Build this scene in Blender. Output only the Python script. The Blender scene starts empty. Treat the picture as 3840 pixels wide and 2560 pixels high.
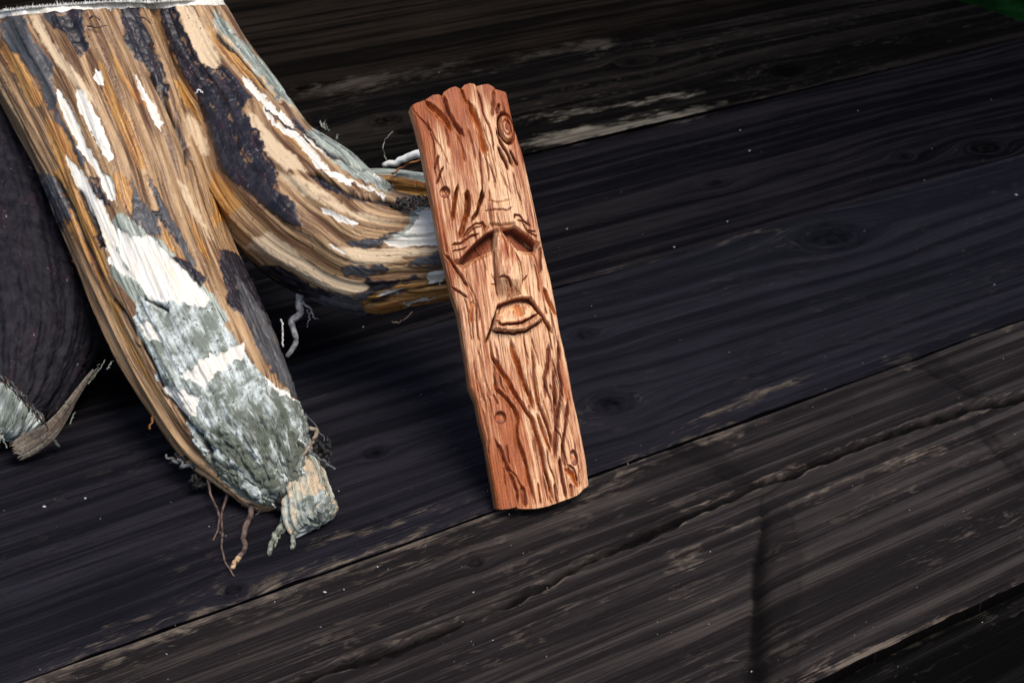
import bpy, math, random
import numpy as np
from mathutils import Vector
random.seed(7)
rng = np.random.RandomState(11)
C = bpy.context.scene.collection
S = bpy.context.scene

# ------------------------------------------------------------------ camera
H_CAM = 0.25; TH = math.radians(30.0); FPX = 1920.0/math.tan(math.radians(20.0))
cam_d = bpy.data.cameras.new("camera"); cam = bpy.data.objects.new("camera", cam_d); C.objects.link(cam)
cam.location = (0, 0, H_CAM); cam.rotation_euler = (math.radians(60), 0, 0)
cam_d.sensor_width = 36; cam_d.angle = math.radians(40); cam_d.clip_start = 0.01; cam_d.clip_end = 200
cam_d.dof.use_dof = True; cam_d.dof.focus_distance = 0.405; cam_d.dof.aperture_fstop = 40
S.camera = cam

# ------------------------------------------------------------------ light
SUN_EL = math.radians(66); SUN_AZ = math.radians(126)     # azimuth from +Y towards +X: high, from the right
w = bpy.data.worlds.new("World"); S.world = w; w.use_nodes = True
nt = w.node_tree; nt.nodes.clear()
sky = nt.nodes.new("ShaderNodeTexSky"); sky.sky_type = 'NISHITA'; sky.sun_disc = False
sky.sun_elevation = SUN_EL; sky.sun_rotation = SUN_AZ; sky.air_density = 1.0; sky.dust_density = 3.0
bg = nt.nodes.new("ShaderNodeBackground"); bg.inputs[1].default_value = 0.08
wo = nt.nodes.new("ShaderNodeOutputWorld"); nt.links.new(sky.outputs[0], bg.inputs[0]); nt.links.new(bg.outputs[0], wo.inputs[0])
sun_d = bpy.data.lights.new("sun", 'SUN'); sun_d.energy = 1.8; sun_d.angle = math.radians(30); sun_d.color = (1, 0.95, 0.88)
sun = bpy.data.objects.new("sun", sun_d); C.objects.link(sun)
sd = Vector((math.sin(SUN_AZ)*math.cos(SUN_EL), math.cos(SUN_AZ)*math.cos(SUN_EL), math.sin(SUN_EL)))
sun.rotation_euler = sd.to_track_quat('Z', 'Y').to_euler(); sun.location = (0.3, 0.6, 1.5)
S.view_settings.view_transform = 'Standard'; S.view_settings.look = 'None'; S.view_settings.gamma = 1
S.view_settings.exposure = 0.9

# ------------------------------------------------------------------ maths
CT, ST = math.cos(TH), math.sin(TH)
CAMP = np.array([0, 0, H_CAM])
def ray(px, py):
    X = (np.asarray(px, float)-1920)/FPX; Y = -(np.asarray(py, float)-1280)/FPX
    return np.stack([X, CT+Y*ST, Y*CT-ST], -1)
def unproj(px, py, Z): return CAMP + ray(px, py)*np.asarray(Z, float)[..., None]
def ground(px, py, z=0.0):
    r = ray(px, py); return CAMP + r*((z-H_CAM)/r[..., 2])[..., None]
def project(P):
    d = P-CAMP; Z = d[..., 1]*CT-d[..., 2]*ST; Y = d[..., 1]*ST+d[..., 2]*CT
    return np.stack([1920+FPX*d[..., 0]/Z, 1280-FPX*Y/Z], -1)
_perm = rng.permutation(1024); _perm = np.concatenate([_perm, _perm, _perm])
_g = rng.uniform(-1, 1, (1024, 3)); _g /= np.linalg.norm(_g, axis=1)[:, None]
def noise(x, y, z=0.0):
    x, y, z = np.broadcast_arrays(np.asarray(x, float), np.asarray(y, float), np.asarray(z, float))
    xi, yi, zi = np.floor(x).astype(int), np.floor(y).astype(int), np.floor(z).astype(int)
    xf, yf, zf = x-xi, y-yi, z-zi
    u, v, q = [t*t*t*(t*(t*6-15)+10) for t in (xf, yf, zf)]
    xi &= 1023; yi &= 1023; zi &= 1023
    r = 0
    for a in (0, 1):
        for b in (0, 1):
            for c in (0, 1):
                g = _g[_perm[_perm[_perm[xi+a]+yi+b]+zi+c] & 1023]
                r = r+(u if a else 1-u)*(v if b else 1-v)*(q if c else 1-q)*(g[..., 0]*(xf-a)+g[..., 1]*(yf-b)+g[..., 2]*(zf-c))
    return r*1.5
def fbm(x, y, z=0.0, o=4):
    r = 0; a = 1.0
    for i in range(o): r = r+a*noise(np.asarray(x)*2**i+17*i, np.asarray(y)*2**i-9*i, np.asarray(z)*2**i); a *= .5
    return r
def sstep(a, b, x):
    t = np.clip((x-a)/(b-a), 0, 1); return t*t*(3-2*t)
def cr(ox, oy, s, pts): return [(ox+x/s, oy+y/s) for x, y in pts]
def dline(P, pts):                       # distance to polyline and position (0..1) along it
    pts = np.asarray(pts, float); best = np.full(P.shape[:-1], 1e9); tt = np.zeros(P.shape[:-1])
    L = np.r_[0, np.cumsum(np.linalg.norm(np.diff(pts, axis=0), axis=1))]
    for i in range(len(pts)-1):
        a, b = pts[i], pts[i+1]; d = b-a; l2 = max(d@d, 1e-9)
        t = np.clip(((P-a)@d)/l2, 0, 1); q = P-a-t[..., None]*d; dd = np.hypot(q[..., 0], q[..., 1])
        m = dd < best; best = np.where(m, dd, best); tt = np.where(m, (L[i]+t*math.sqrt(l2))/L[-1], tt)
    return best, tt
def sdpoly(P, pts):                      # negative inside
    pts = np.asarray(pts, float); n = len(pts); d, _ = dline(P, np.vstack([pts, pts[:1]]))
    ins = np.zeros(P.shape[:-1], bool); x, y = P[..., 0], P[..., 1]
    for i in range(n):
        (x1, y1), (x2, y2) = pts[i], pts[(i+1) % n]
        if y1 == y2: continue
        ins ^= ((y1 > y) != (y2 > y)) & (x < (x2-x1)*(y-y1)/(y2-y1)+x1)
    return np.where(ins, -d, d)
def catmull(pts, n):
    P = np.asarray(pts, float); P = np.vstack([2*P[0]-P[1], P, 2*P[-1]-P[-2]]); m = len(P)-3
    t = np.linspace(0, m-1e-9, n); i = t.astype(int); f = (t-i)[:, None]
    a, b, c, d = P[i], P[i+1], P[i+2], P[i+3]
    return .5*((2*b)+(-a+c)*f+(2*a-5*b+4*c-d)*f*f+(-a+3*b-3*c+d)*f**3)
def resample(pts, n):
    P = np.asarray(pts, float); L = np.r_[0, np.cumsum(np.linalg.norm(np.diff(P, axis=0), axis=1))]
    t = np.linspace(0, L[-1], n); return np.stack([np.interp(t, L, P[:, k]) for k in range(P.shape[1])], 1)

# ------------------------------------------------------------------ object helpers
def fill(me, V, F, attrs=None, vecs=None, normals=None, smooth=True):
    F = np.asarray(F, np.int32); k = F.shape[1]
    me.vertices.add(len(V)); me.vertices.foreach_set("co", np.asarray(V, np.float32).ravel())
    me.loops.add(F.size); me.loops.foreach_set("vertex_index", F.ravel())
    me.polygons.add(len(F)); me.polygons.foreach_set("loop_start", np.arange(0, F.size, k, dtype=np.int32))
    me.update(calc_edges=True)
    me.polygons.foreach_set("use_smooth", np.full(len(F), smooth))
    for n_, a in (attrs or {}).items():
        me.attributes.new(n_, 'FLOAT', 'POINT').data.foreach_set("value", np.asarray(a, np.float32).ravel())
    for n_, a in (vecs or {}).items():
        me.attributes.new(n_, 'FLOAT_VECTOR', 'POINT').data.foreach_set("vector", np.asarray(a, np.float32).ravel())
    if normals is not None: me.normals_split_custom_set_from_vertices(np.asarray(normals, np.float32).tolist())
    me.update()
def mesh(name, V, F, mat=None, parent=None, **k):
    me = bpy.data.meshes.new(name); fill(me, V, F, **k)
    o = bpy.data.objects.new(name, me); C.objects.link(o)
    if mat: me.materials.append(mat)
    if parent: o.parent = parent; o.matrix_parent_inverse = parent.matrix_basis.inverted()
    return o
def empty(name, loc, label, cat):
    o = bpy.data.objects.new(name, None); C.objects.link(o); o.location = loc; o.empty_display_size = .02
    o['label'] = label; o['category'] = cat; return o
def gridf(n, m, wrap=False, off=0):      # n rows, m columns
    i, j = np.meshgrid(np.arange(n-1), np.arange(m if wrap else m-1), indexing='ij'); j2 = (j+1) % m
    return (np.stack([i*m+j, i*m+j2, (i+1)*m+j2, (i+1)*m+j], -1).reshape(-1, 4)+off)
def gnormals(G):
    du = np.gradient(G, axis=1); dv = np.gradient(G, axis=0); n = np.cross(du, dv)
    return n/np.maximum(np.linalg.norm(n, axis=-1, keepdims=True), 1e-12)

# ------------------------------------------------------------------ material helper
class NT:
    def __init__(s, name):
        s.m = bpy.data.materials.new(name); s.m.use_nodes = True; s.t = s.m.node_tree; s.t.nodes.clear()
        s.o = s.t.nodes.new("ShaderNodeOutputMaterial"); s.b = s.t.nodes.new("ShaderNodeBsdfPrincipled")
        s.t.links.new(s.b.outputs[0], s.o.inputs[0])
    def put(s, sock, v):
        if hasattr(v, 'is_output'): s.t.links.new(v, sock)
        else: sock.default_value = v
    def attr(s, n, vec=False):
        a = s.t.nodes.new("ShaderNodeAttribute"); a.attribute_name = n; return a.outputs['Vector'] if vec else a.outputs['Fac']
    def math(s, op, a, b=0.0, c=0.0, clamp=False):
        n = s.t.nodes.new("ShaderNodeMath"); n.operation = op; n.use_clamp = clamp
        for k, v in enumerate((a, b, c)): s.put(n.inputs[k], v)
        return n.outputs[0]
    def vmul(s, v, xyz):
        n = s.t.nodes.new("ShaderNodeVectorMath"); n.operation = 'MULTIPLY'; s.put(n.inputs[0], v); n.inputs[1].default_value = xyz; return n.outputs[0]
    def noise(s, v, xyz=(1, 1, 1), detail=4, rough=.55, dist=0.0):
        n = s.t.nodes.new("ShaderNodeTexNoise"); s.put(n.inputs['Vector'], s.vmul(v, xyz)); n.inputs['Scale'].default_value = 1
        n.inputs['Detail'].default_value = detail; n.inputs['Roughness'].default_value = rough; n.inputs['Distortion'].default_value = dist
        return n.outputs['Fac']
    def ramp(s, x, a, b, lo=0.0, hi=1.0):
        n = s.t.nodes.new("ShaderNodeMapRange"); n.interpolation_type = 'SMOOTHSTEP'
        for k, v in zip((0, 1, 2, 3, 4), (x, a, b, lo, hi)): s.put(n.inputs[k], v)
        return n.outputs[0]
    def mix(s, f, a, b, mode='MIX'):
        n = s.t.nodes.new("ShaderNodeMix"); n.data_type = 'RGBA'; n.blend_type = mode; s.put(n.inputs[0], f)
        for k, v in ((6, a), (7, b)): s.put(n.inputs[k], v if hasattr(v, 'is_output') else (*v, 1))
        return n.outputs[2]
    def bump(s, h, dist, strength=1.0, normal=None):
        n = s.t.nodes.new("ShaderNodeBump"); n.inputs['Strength'].default_value = strength; n.inputs['Distance'].default_value = dist
        s.put(n.inputs['Height'], h)
        if normal: s.put(n.inputs['Normal'], normal)
        return n.outputs[0]
    def end(s, col, rough, spec=.5, normal=None):
        s.put(s.b.inputs['Base Color'], col); s.put(s.b.inputs['Roughness'], rough); s.put(s.b.inputs['Specular IOR Level'], spec)
        if normal: s.put(s.b.inputs['Normal'], normal)
        return s.m

def plank_mat(name, dark, mid, pale, ridge_amt, flake, spec):
    t = NT(name); gc = t.attr('gc', True); rg = t.attr('ridge'); wr = t.attr('wear'); kn = t.attr('knot')
    fine = t.noise(gc, (26, 2200, 1), 5, .7); band = t.noise(gc, (4, 420, 1), 4, .6)
    blot = t.noise(gc, (22, 60, 1), 5, .6); crust = t.noise(gc, (150, 520, 1), 5, .62, .6); tiny = t.noise(gc, (900, 2200, 1), 3, .7)
    a = t.math('ADD', t.math('MULTIPLY', rg, ridge_amt), t.math('MULTIPLY', t.math('SUBTRACT', band, .5), 1.4))
    a = t.math('ADD', a, t.math('MULTIPLY', t.math('SUBTRACT', fine, .5), 2.8))
    a = t.math('ADD', a, t.math('MULTIPLY', t.math('SUBTRACT', blot, .5), .9))
    cut = t.noise(gc, (9, 1500, 3), 4, .65)
    col = t.mix(t.ramp(a, -.1, 1.15), dark, mid)
    col = t.mix(t.math('MULTIPLY', t.ramp(cut, .60, .68), .6), col, tuple(c*.5 for c in dark))
    wv = t.math('ADD', t.math('MULTIPLY', wr, .62), t.math('MULTIPLY', t.math('SUBTRACT', crust, .5), 1.5))
    wv = t.math('ADD', wv, t.math('MULTIPLY', t.math('SUBTRACT', fine, .5), .8))
    wmask = t.math('MULTIPLY', t.math('MULTIPLY', t.ramp(wv, .30, .85), t.ramp(wr, .02, .4)), t.math('MULTIPLY', t.ramp(band, .3, .6, .35, 1.0), t.ramp(fine, .35, .55, .3, 1.0)))
    col = t.mix(wmask, col, pale)
    fl = t.math('MULTIPLY', t.ramp(t.math('ADD', crust, t.math('MULTIPLY', t.math('SUBTRACT', fine, .5), .3)), .56, .62), t.ramp(t.noise(gc, (30, 70, 1), 3), .5, .62))
    col = t.mix(t.math('MULTIPLY', fl, flake), col, pale)
    col = t.mix(t.math('MULTIPLY', kn, .95), col, tuple(c*.25 for c in dark))
    dust = t.ramp(tiny, .66, .78)
    col = t.mix(t.math('MULTIPLY', dust, .35), col, pale)
    hgt = t.math('ADD', t.math('MULTIPLY', fine, .6), t.math('ADD', t.math('MULTIPLY', crust, .7), t.math('MULTIPLY', tiny, .2)))
    nrm = t.bump(hgt, .0008, .9)
    rough = t.math('ADD', .5, t.math('MULTIPLY', t.math('ADD', wmask, t.math('MULTIPLY', crust, .4)), .4), clamp=True)
    return t.end(col, rough, spec, nrm)

# ================================================================== TABLE
A2 = np.array([0.8563, 0.5165]); B2 = np.array([-0.5165, 0.8563])
def ab(px, py):
    g = ground(np.array(px), np.array(py)); return g[..., 0]*A2[0]+g[..., 1]*A2[1], g[..., 0]*B2[0]+g[..., 1]*B2[1]
def wof(p1, p2): return float((ab(*p1)[1]+ab(*p2)[1])/2)
wA = wof((1966, 585), (2931, 355)); wB = wof((2077, 1080), (2700, 907)); wC = wof((1320, 2102), (2898, 1544)); wE = wof((3038, 2560), (3840, 2179))
print('seams', wA, wB, wC, wE)
seams = [wE-.21, wE-.104, wE, wC, wB, wA, wA+.112, wA+.226, wA+.342, wA+.46]
# knots: px, py, radius, elongation
knots = [(2296, 1519, .0062, 1.25), (2190, 1255, .0042, 1.3), (3104, 891, .0105, 1.5), (1453, 457, .0075, 1.5), (1520, 500, .004, 1.4),
         (1412, 1706, .0028, 1.3), (866, 2202, .003, 1.2), (2964, 272, .007, 1.6), (2387, 239, .0085, 1.5), (1150, 330, .006, 1.6),
         (3700, 560, .008, 1.4), (2680, 690, .004, 1.5), (3390, 590, .004, 1.4), (1790, 2110, .0018, 1.5)]
c2 = lambda p: cr(1900, 1280, 1.2124, p)
c1 = lambda p: cr(1900, 0, 1.2124, p)
c3 = lambda p: cr(0, 1500, 1.2124, p)
wedges = [c2([(1170, 700), (1215, 700), (1290, 800), (1335, 960), (1310, 1552), (1300, 1650), (1070, 1650), (1090, 1552), (1130, 1000)]),
          c2([(740, 490), (840, 450), (1030, 560), (1190, 640), (1100, 650), (900, 570)]),
          c2([(1850, 90), (1920, 70), (2100, 180), (2190, 260), (2120, 245), (1950, 150)]),
          c2([(2110, 370), (2200, 420), (2352, 590), (2420, 660), (2352, 660), (2200, 490)])]
wears = [(c3([(0, 1230), (400, 1080), (980, 870)]), 26, .75), (c3([(1300, 700), (1700, 590), (2200, 440)]), 24, .9), (c3([(960, 870), (1080, 850)]), 30, 1.2),
         (c2([(700, 470), (1000, 300), (1400, 170)]), 22, .9), (c2([(760, 490), (1060, 400), (1060, 470)]), 40, 1.3), (c2([(1700, 120), (1860, 80)]), 30, .9),
         (c2([(1050, 390), (1500, 240), (1900, 110)]), 20, .6), (c2([(1150, 640), (1400, 530)]), 22, .9), (c2([(0, 780), (380, 690), (700, 520)]), 60, .8),
         (c3([(1060, 930), (1600, 740), (2300, 520)]), 50, .9), (c3([(80, 1290), (500, 1120), (1060, 940)]), 46, .8), (c3([(1100, 1010), (2352, 600)]), 30, .6),
         (c2([(680, 1000), (850, 960), (740, 1040)]), 50, .8), (c2([(870, 880), (1130, 790)]), 26, 1.0), (c2([(1290, 750), (1500, 650), (2050, 460)]), 30, .95),
         (c2([(1500, 650), (1900, 700), (2200, 640)]), 40, .5), (c2([(0, 1400), (600, 1200)]), 60, .5), (c2([(200, 1250), (540, 1100)]), 40, .65), (c2([(700, 1180), (980, 1190)]), 36, .6),
         (c2([(1300, 1530), (1560, 1440), (1850, 1330), (2200, 1180)]), 22, 1.2), (c2([(1650, 1020), (2352, 800)]), 60, .5),
         (c1([(80, 670), (480, 590), (680, 550), (1000, 470)]), 26, 1.6), (c1([(60, 560), (400, 500), (900, 420)]), 16, .9), (c1([(0, 280), (300, 220), (500, 190)]), 26, 1.2),
         (c1([(1250, 1030), (1400, 1100), (1480, 1180)]), 26, .6), (c1([(220, 1300), (600, 1200), (1250, 1040)]), 14, .9), (c1([(1000, 1500), (2352, 1230)]), 26, .35),
         (c1([(2100, 1540), (2352, 1450)]), 20, 1.0), (cr(800, 0, 2.45, [(700, 900), (1400, 740), (2352, 560)]), 26, 1.3), (cr(800, 0, 2.45, [(800, 980), (1500, 810), (2352, 640)]), 14, 1.0),
         (c3([(1040, 1300), (2352, 900)]), 40, .45)]
crackD = [(600, 2770), (1130, 2560), (1400, 2462), (1567, 2399), (1700, 2345), (1900, 2261), (2200, 2120), (2576, 1931), (2700, 1880), (2873, 1808), (3050, 1740), (3400, 1610), (3840, 1486), (4000, 1430)]
table = empty('wooden_table', (0, .4, 0), 'dark stained plank table top with weathered grooved boards under everything', 'table')
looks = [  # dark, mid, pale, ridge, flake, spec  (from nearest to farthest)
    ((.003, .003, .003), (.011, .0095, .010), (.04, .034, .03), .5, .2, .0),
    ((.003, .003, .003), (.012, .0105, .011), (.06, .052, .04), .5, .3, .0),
    ((.013, .011, .0115), (.056, .046, .042), (.17, .135, .105), .65, .18, .01),
    ((.0068, .0066, .0090), (.0225, .0205, .0262), (.15, .118, .088), .6, .10, .014),  # dark board, extra blue in its colour stands in for sky sheen
    ((.0045, .0043, .0055), (.020, .0172, .0190), (.08, .067, .056), .65, .06, .0),
    ((.0035, .0032, .0032), (.022, .0178, .0150), (.22, .19, .145), .65, .1, .0),
    ((.0035, .0030, .0027), (.020, .015, .0115), (.06, .05, .04), .6, .05, .0)]
def knotwarp(x, y, w0, w1, ks):
    psi = y.copy(); kd = np.zeros_like(y); inside = np.zeros_like(y)
    for (kx, ky, r, el) in ks:
        dx = (x-kx)/el; dy = y-ky; rho2 = dx*dx+dy*dy; r2 = r*r; R = np.sqrt(rho2)
        out = -dy*r2*1.9/np.maximum(rho2+r2*.9, 1e-9)
        psi = psi+out
        ins = sstep(1.1*r, .8*r, R*(1+.12*noise(x*180, y*180, r*900)))
        psi = psi*(1-ins)+(ky+R*.35)*ins
        kd = np.maximum(kd, sstep(1.2*r, .3*r, R)*.8*(.6+.8*noise(x*400, y*400, r*700)+.3)); kd = np.maximum(kd, np.exp(-((R*(1+.15*noise(x*260, y*260, r*500))-r)/(.13*r))**2)*(.35+.6*noise(x*120, y*120, r*90)))
    return psi, kd
for pi in range(len(seams)-1):
    w0, w1 = seams[pi], seams[pi+1]; near = 1 <= pi <= 4
    x0 = -.16 if pi < 5 else -.05; x1 = .675+rng.uniform(-.004, .004)
    nx = int((x1-x0)/(.0011 if near else .0022)); ny = int((w1-w0)/(.00062 if near else .0011))
    o0, o1 = [(.0003, .0012), (.0012, .0005), (.0005, .00028), (.00028, .0002), (.0002, .0006), (.0006, .0004), (.0004, .0004), (.0004, .0004), (.0004, .0004)][pi]
    yl = np.r_[w0+o0+np.array([0, .00025, .0006]), np.linspace(w0+o0+.001, w1-o1-.001, ny), w1-o1-np.array([.0006, .00025, 0])]; ny = len(yl)
    X, Y = np.meshgrid(np.linspace(x0, x1, nx), yl, indexing='ij')
    jag = np.clip(fbm(X*90, X*0+pi*5.1, 0, 4), -.3, 1)*.0004
    Y = Y+jag*sstep(.002, 0, Y-w0-o0)-np.clip(fbm(X*90, X*0+pi*5.1+44, 0, 4), -.3, 1)*.0004*sstep(.002, 0, w1-o1-Y)
    ks = []
    for (px, py, r, el) in knots:
        kx, ky = ab(px, py); kx, ky = float(kx), float(ky)
        if w0-.002 < ky < w1+.002: ks.append((kx, ky, r, el))
    Yw = Y+.0022*fbm(X*3+pi*9, Y*5, pi*3.1, 3)+.00035*fbm(X*14, Y*26, pi*5.7, 3)
    c0 = (w0+w1)/2+.012*math.sin(pi*2.3)
    Yw = Yw+.10*(X-.3-.1*math.sin(pi*4.))*(Yw-c0)*.9       # boards are not cut quite along the grain
    psi, kd = knotwarp(X, Yw, w0, w1, ks)
    f = [300, 300, 340, 190, 210, 230, 240, 240, 240][pi]
    rid = noise(psi*f*.9, X*2.2+pi*7, pi*1.3)+.35*noise(psi*f*.33, X*1.2, pi*4.3+2)
    rid2 = noise(psi*f*2.7, X*6, pi*2.3+8)
    ridge = sstep(-.3, .4, rid+.3*rid2)
    amp = [.00035, .0004, .0005, .00022, .00045, .0004, .0004, .0004, .0004][pi]
    if pi == 3: amp = .00016+.0002*sstep(.15, -.1, X)      # smoother board
    Zh = amp*(ridge*2-1)+.0004*fbm(X*12, Y*25, pi+.5, 3)
    P2 = np.stack([X*A2[0]+Y*B2[0], X*A2[1]+Y*B2[1]], -1)
    PX = project(np.concatenate([P2, np.zeros(P2.shape[:2]+(1,))], -1))
    PXw = PX+np.stack([fbm(X*60, Y*90, 3.3, 3), fbm(X*60, Y*90, 9.3, 3)], -1)*16
    wear = np.zeros_like(X)
    for pts, wd, am in wears:
        d, t = dline(PXw, pts); wear = np.maximum(wear, am*np.exp(-(d/wd)**2)*(.6+.4*sstep(0, .15, t)*sstep(1, .85, t))*(.8+.5*noise(X*25, Y*9, am*7)))
    e = np.minimum(Y-w0, w1-Y)
    if pi in (3, 2): wear = np.maximum(wear, .5*np.exp(-(e/.003)**2)*(1 if pi == 2 else .4))
    if pi == 2: wear = np.maximum(wear, (.65+.5*noise(X*18, X*0, 4.4))*np.exp(-((w1-Y)/.007)**2)*sstep(.42, .2, X))
    # sunken knots, rims
    Zh = Zh-.0006*kd*(1 if near else .6)
    xg = X.copy()
    if 1 <= pi <= 3:
        for wi, wd in enumerate(wedges):
            s = sdpoly(PXw*.8+PX*.2, wd); ins = sstep(5, -5, s)*(1 if wi else sstep(1850, 1960, PX[..., 1]))
            rim = np.exp(-((s)/9)**2)*(.5+.8*noise(X*150, Y*150, wi+.3))
            if ins.max() <= 0: continue
            xm = np.mean([q[0] for q in wd]); pw = (PXw[..., 1]+((PXw[..., 0]-xm)/26)**2*9)*.00008
            rw = sstep(-.4, .5, noise(pw*900, PX[..., 0]*.004, wi*3.)+.3*noise(pw*1500, PX[..., 0]*.01, wi*3.))
            side = np.exp(-((PX[..., 0]-xm+60)/40)**2) if wi == 0 else 0*rw
            Zh = Zh-rim*.0004-side*ins*.0014; kd = np.maximum(kd*(1-ins), np.maximum(rim*.7, ins*(.34+.6*side)))
            wear = wear*(1-ins*.7)
    d, t = dline(PXw, crackD)
    if pi == 2:
        ww = 12+6*fbm(X*40, X*0+1.7, 0, 3)
        g = sstep(ww+7, ww-5, d); Zh = Zh-g*(.0015+.0012*fbm(X*220, Y*420, 4, 3)); kd = np.maximum(kd, g*(1.0+.5*noise(X*200, Y*300, 5)))
        wear = np.maximum(wear, .75*np.exp(-((d-ww-10)/8)**2)); Zh = Zh+.0008*np.exp(-((d-ww-12)/8)**2)*(1+fbm(X*150, Y*200, 2, 3))
    e2 = np.minimum(Y-w0-o0, w1-o1-Y); Zh = Zh-.0005*sstep(.0007, 0, e2)
    Zh = Zh+[-.0025, -.0022, 0, .0006, 0, .0008, 0, -.001, 0][pi]
    V = np.concatenate([P2, Zh[..., None]], -1)
    gc = np.stack([xg, psi, np.full_like(X, pi*1.7)], -1)
    # skirt round the board, walls coloured near black as painted gap shade
    n, m = X.shape; idx = np.arange(n*m).reshape(n, m)
    loop = np.concatenate([idx[0, :], idx[1:, -1], idx[-1, -2::-1], idx[-2:0:-1, 0]])
    Vt = V.reshape(-1, 3); Vm = Vt[loop].copy(); Vm[:, 2] -= .0002; Vs = Vt[loop].copy(); Vs[:, 2] = -.024
    L = len(loop); k = np.arange(L); SF = np.vstack([np.stack([loop[k], n*m+k, n*m+(k+1) % L, loop[(k+1) % L]], 1), np.stack([n*m+k, n*m+L+k, n*m+L+(k+1) % L, n*m+(k+1) % L], 1)])
    Fc = np.vstack([gridf(n, m), SF])
    at = lambda a, v=None: np.r_[a.ravel(), np.tile(a.ravel()[loop], 2) if v is None else np.full(2*len(loop), v)]
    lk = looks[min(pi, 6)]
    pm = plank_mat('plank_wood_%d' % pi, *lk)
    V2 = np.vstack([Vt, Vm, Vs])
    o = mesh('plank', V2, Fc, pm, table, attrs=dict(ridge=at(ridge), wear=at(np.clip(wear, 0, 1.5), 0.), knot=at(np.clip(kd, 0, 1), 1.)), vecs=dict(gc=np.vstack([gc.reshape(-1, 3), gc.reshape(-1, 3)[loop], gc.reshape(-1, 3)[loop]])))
    lb = {1: 'board in the near right corner beyond a wide dark gap', 2: 'flaking plank with a long crack and a dark spike knot',
          3: 'smooth dark plank with round knots, bluish for painted sky sheen', 4: 'ribbed dark plank behind the carving', 5: 'plank with pale worn edge behind the stump'}.get(pi)
    if lb: o['label'] = lb
# rail under the boards, so gaps end in dark wood
rail_mat = plank_mat('rail_wood', *looks[0])
rv = np.array([[x, y, z] for z in (-.05, -.025) for x, y in ((-.1, .02), (.64, .02), (.64, .98), (-.1, .98))])
rv[:, :2] = rv[:, :1]*A2+rv[:, 1:2]*B2
mesh('under_board', rv, [[0, 3, 2, 1], [4, 5, 6, 7], [0, 1, 5, 4], [1, 2, 6, 5], [2, 3, 7, 6], [3, 0, 4, 7]], rail_mat, table, smooth=False,
     attrs=dict(ridge=np.zeros(8), wear=np.zeros(8), knot=np.zeros(8)), vecs=dict(gc=rv))

# lawn beyond the end of the table
t = NT('lawn_grass'); tc = t.t.nodes.new('ShaderNodeTexCoord').outputs['Object']
n1 = t.noise(tc, (9, 9, 9), 5); n2 = t.noise(tc, (160, 160, 160), 3)
lawn_m = t.end(t.mix(t.ramp(n1, .35, .65), (.001, .006, .0015), (.004, .020, .005)), 1.0, .0, t.bump(n2, .02))
g = np.linspace(-1, 1, 41); GX, GY = np.meshgrid(np.sign(g)*np.abs(g)**3*60, np.sign(g)*np.abs(g)**3*60)
GZ = -.72+.03*fbm(GX*.7, GY*.7, 0, 3)
o = mesh('lawn', np.stack([GX, GY, GZ], -1).reshape(-1, 3), gridf(41, 41), lawn_m); o['kind'] = 'structure'; o['label'] = 'dark green lawn beyond the table end'

# ================================================================== CARVING
cA = lambda p: cr(1480, 280, 3.0156, p); cB = lambda p: cr(1600, 700, 2.5297, p); cC = lambda p: cr(1650, 1240, 2.2406, p)
top = cA([(192, 340), (240, 312), (350, 280), (430, 230), (500, 224), (536, 246), (560, 195), (620, 158), (690, 133), (745, 166), (790, 118), (850, 98), (895, 104), (925, 132), (1000, 112), (1060, 103), (1125, 138), (1145, 160), (1215, 170), (1278, 185)])
right = cA([(1278, 185), (1300, 290), (1345, 490), (1400, 700), (1460, 880), (1510, 1100), (1570, 1370)])+cB([(1005, 40), (1060, 300), (1095, 480), (1140, 680), (1185, 850), (1230, 1080), (1270, 1330)])+cC([(1060, 170), (1080, 260), (1130, 560), (1190, 820), (1240, 1080), (1262, 1296)])
left = cA([(192, 340), (250, 520), (320, 800), (370, 1060), (420, 1300)])+cB([(105, 330), (150, 560), (210, 800), (250, 980), (320, 1200)])+cC([(195, 0), (240, 280), (265, 470), (320, 600), (350, 760), (400, 950), (430, 1130), (470, 1350), (492, 1488)])
bottom = cC([(492, 1488), (520, 1499), (600, 1490), (645, 1475), (658, 1492), (730, 1494), (800, 1492), (870, 1480), (920, 1468), (975, 1447), (1060, 1417), (1110, 1400), (1165, 1375), (1215, 1325), (1262, 1296)])
NV, NU = 860, 230
tp, bt, lf, rt = resample(top, NU), resample(bottom, NU), resample(left, NV), resample(right, NV)
s = np.linspace(0, 1, NU)[None, :, None]; tt = np.linspace(0, 1, NV)[:, None, None]   # tt: 0 top .. 1 bottom
PXc = (1-s)*lf[:, None]+s*rt[:, None]+(1-tt)*tp[None]+tt*bt[None]-((1-tt)*((1-s)*lf[0]+s*rt[0])+tt*((1-s)*lf[-1]+s*rt[-1]))
THK = .0075
PL = ground(np.array(1882.), np.array(1922.), THK*.48); PR = ground(np.array(2212.), np.array(1868.), THK*.48); TP = unproj(np.array(1724.), np.array(345.), np.array(.423))
Nc = np.cross(PR-PL, TP-PL); Nc /= np.linalg.norm(Nc); Nc = Nc if Nc@(CAMP-PL) > 0 else -Nc
rr = ray(PXc[..., 0], PXc[..., 1]); tk = ((PL-CAMP)@Nc)/(rr@Nc); BASE = CAMP+rr*tk[..., None]
Uc = (PR-PL)/np.linalg.norm(PR-PL); Vc = np.cross(Nc, Uc); Vc = Vc if Vc[2] > 0 else -Vc
uu = (BASE-PL)@Uc; vv = (BASE-PL)@Vc
K = .42/FPX                                        # metres per source pixel on the carving
Pw = PXc+np.stack([fbm(uu*500, vv*150, 1.1, 3), fbm(uu*500, vv*150, 7.1, 3)], -1)*4.0
S0 = np.broadcast_to(s[..., 0], uu.shape)
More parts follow.
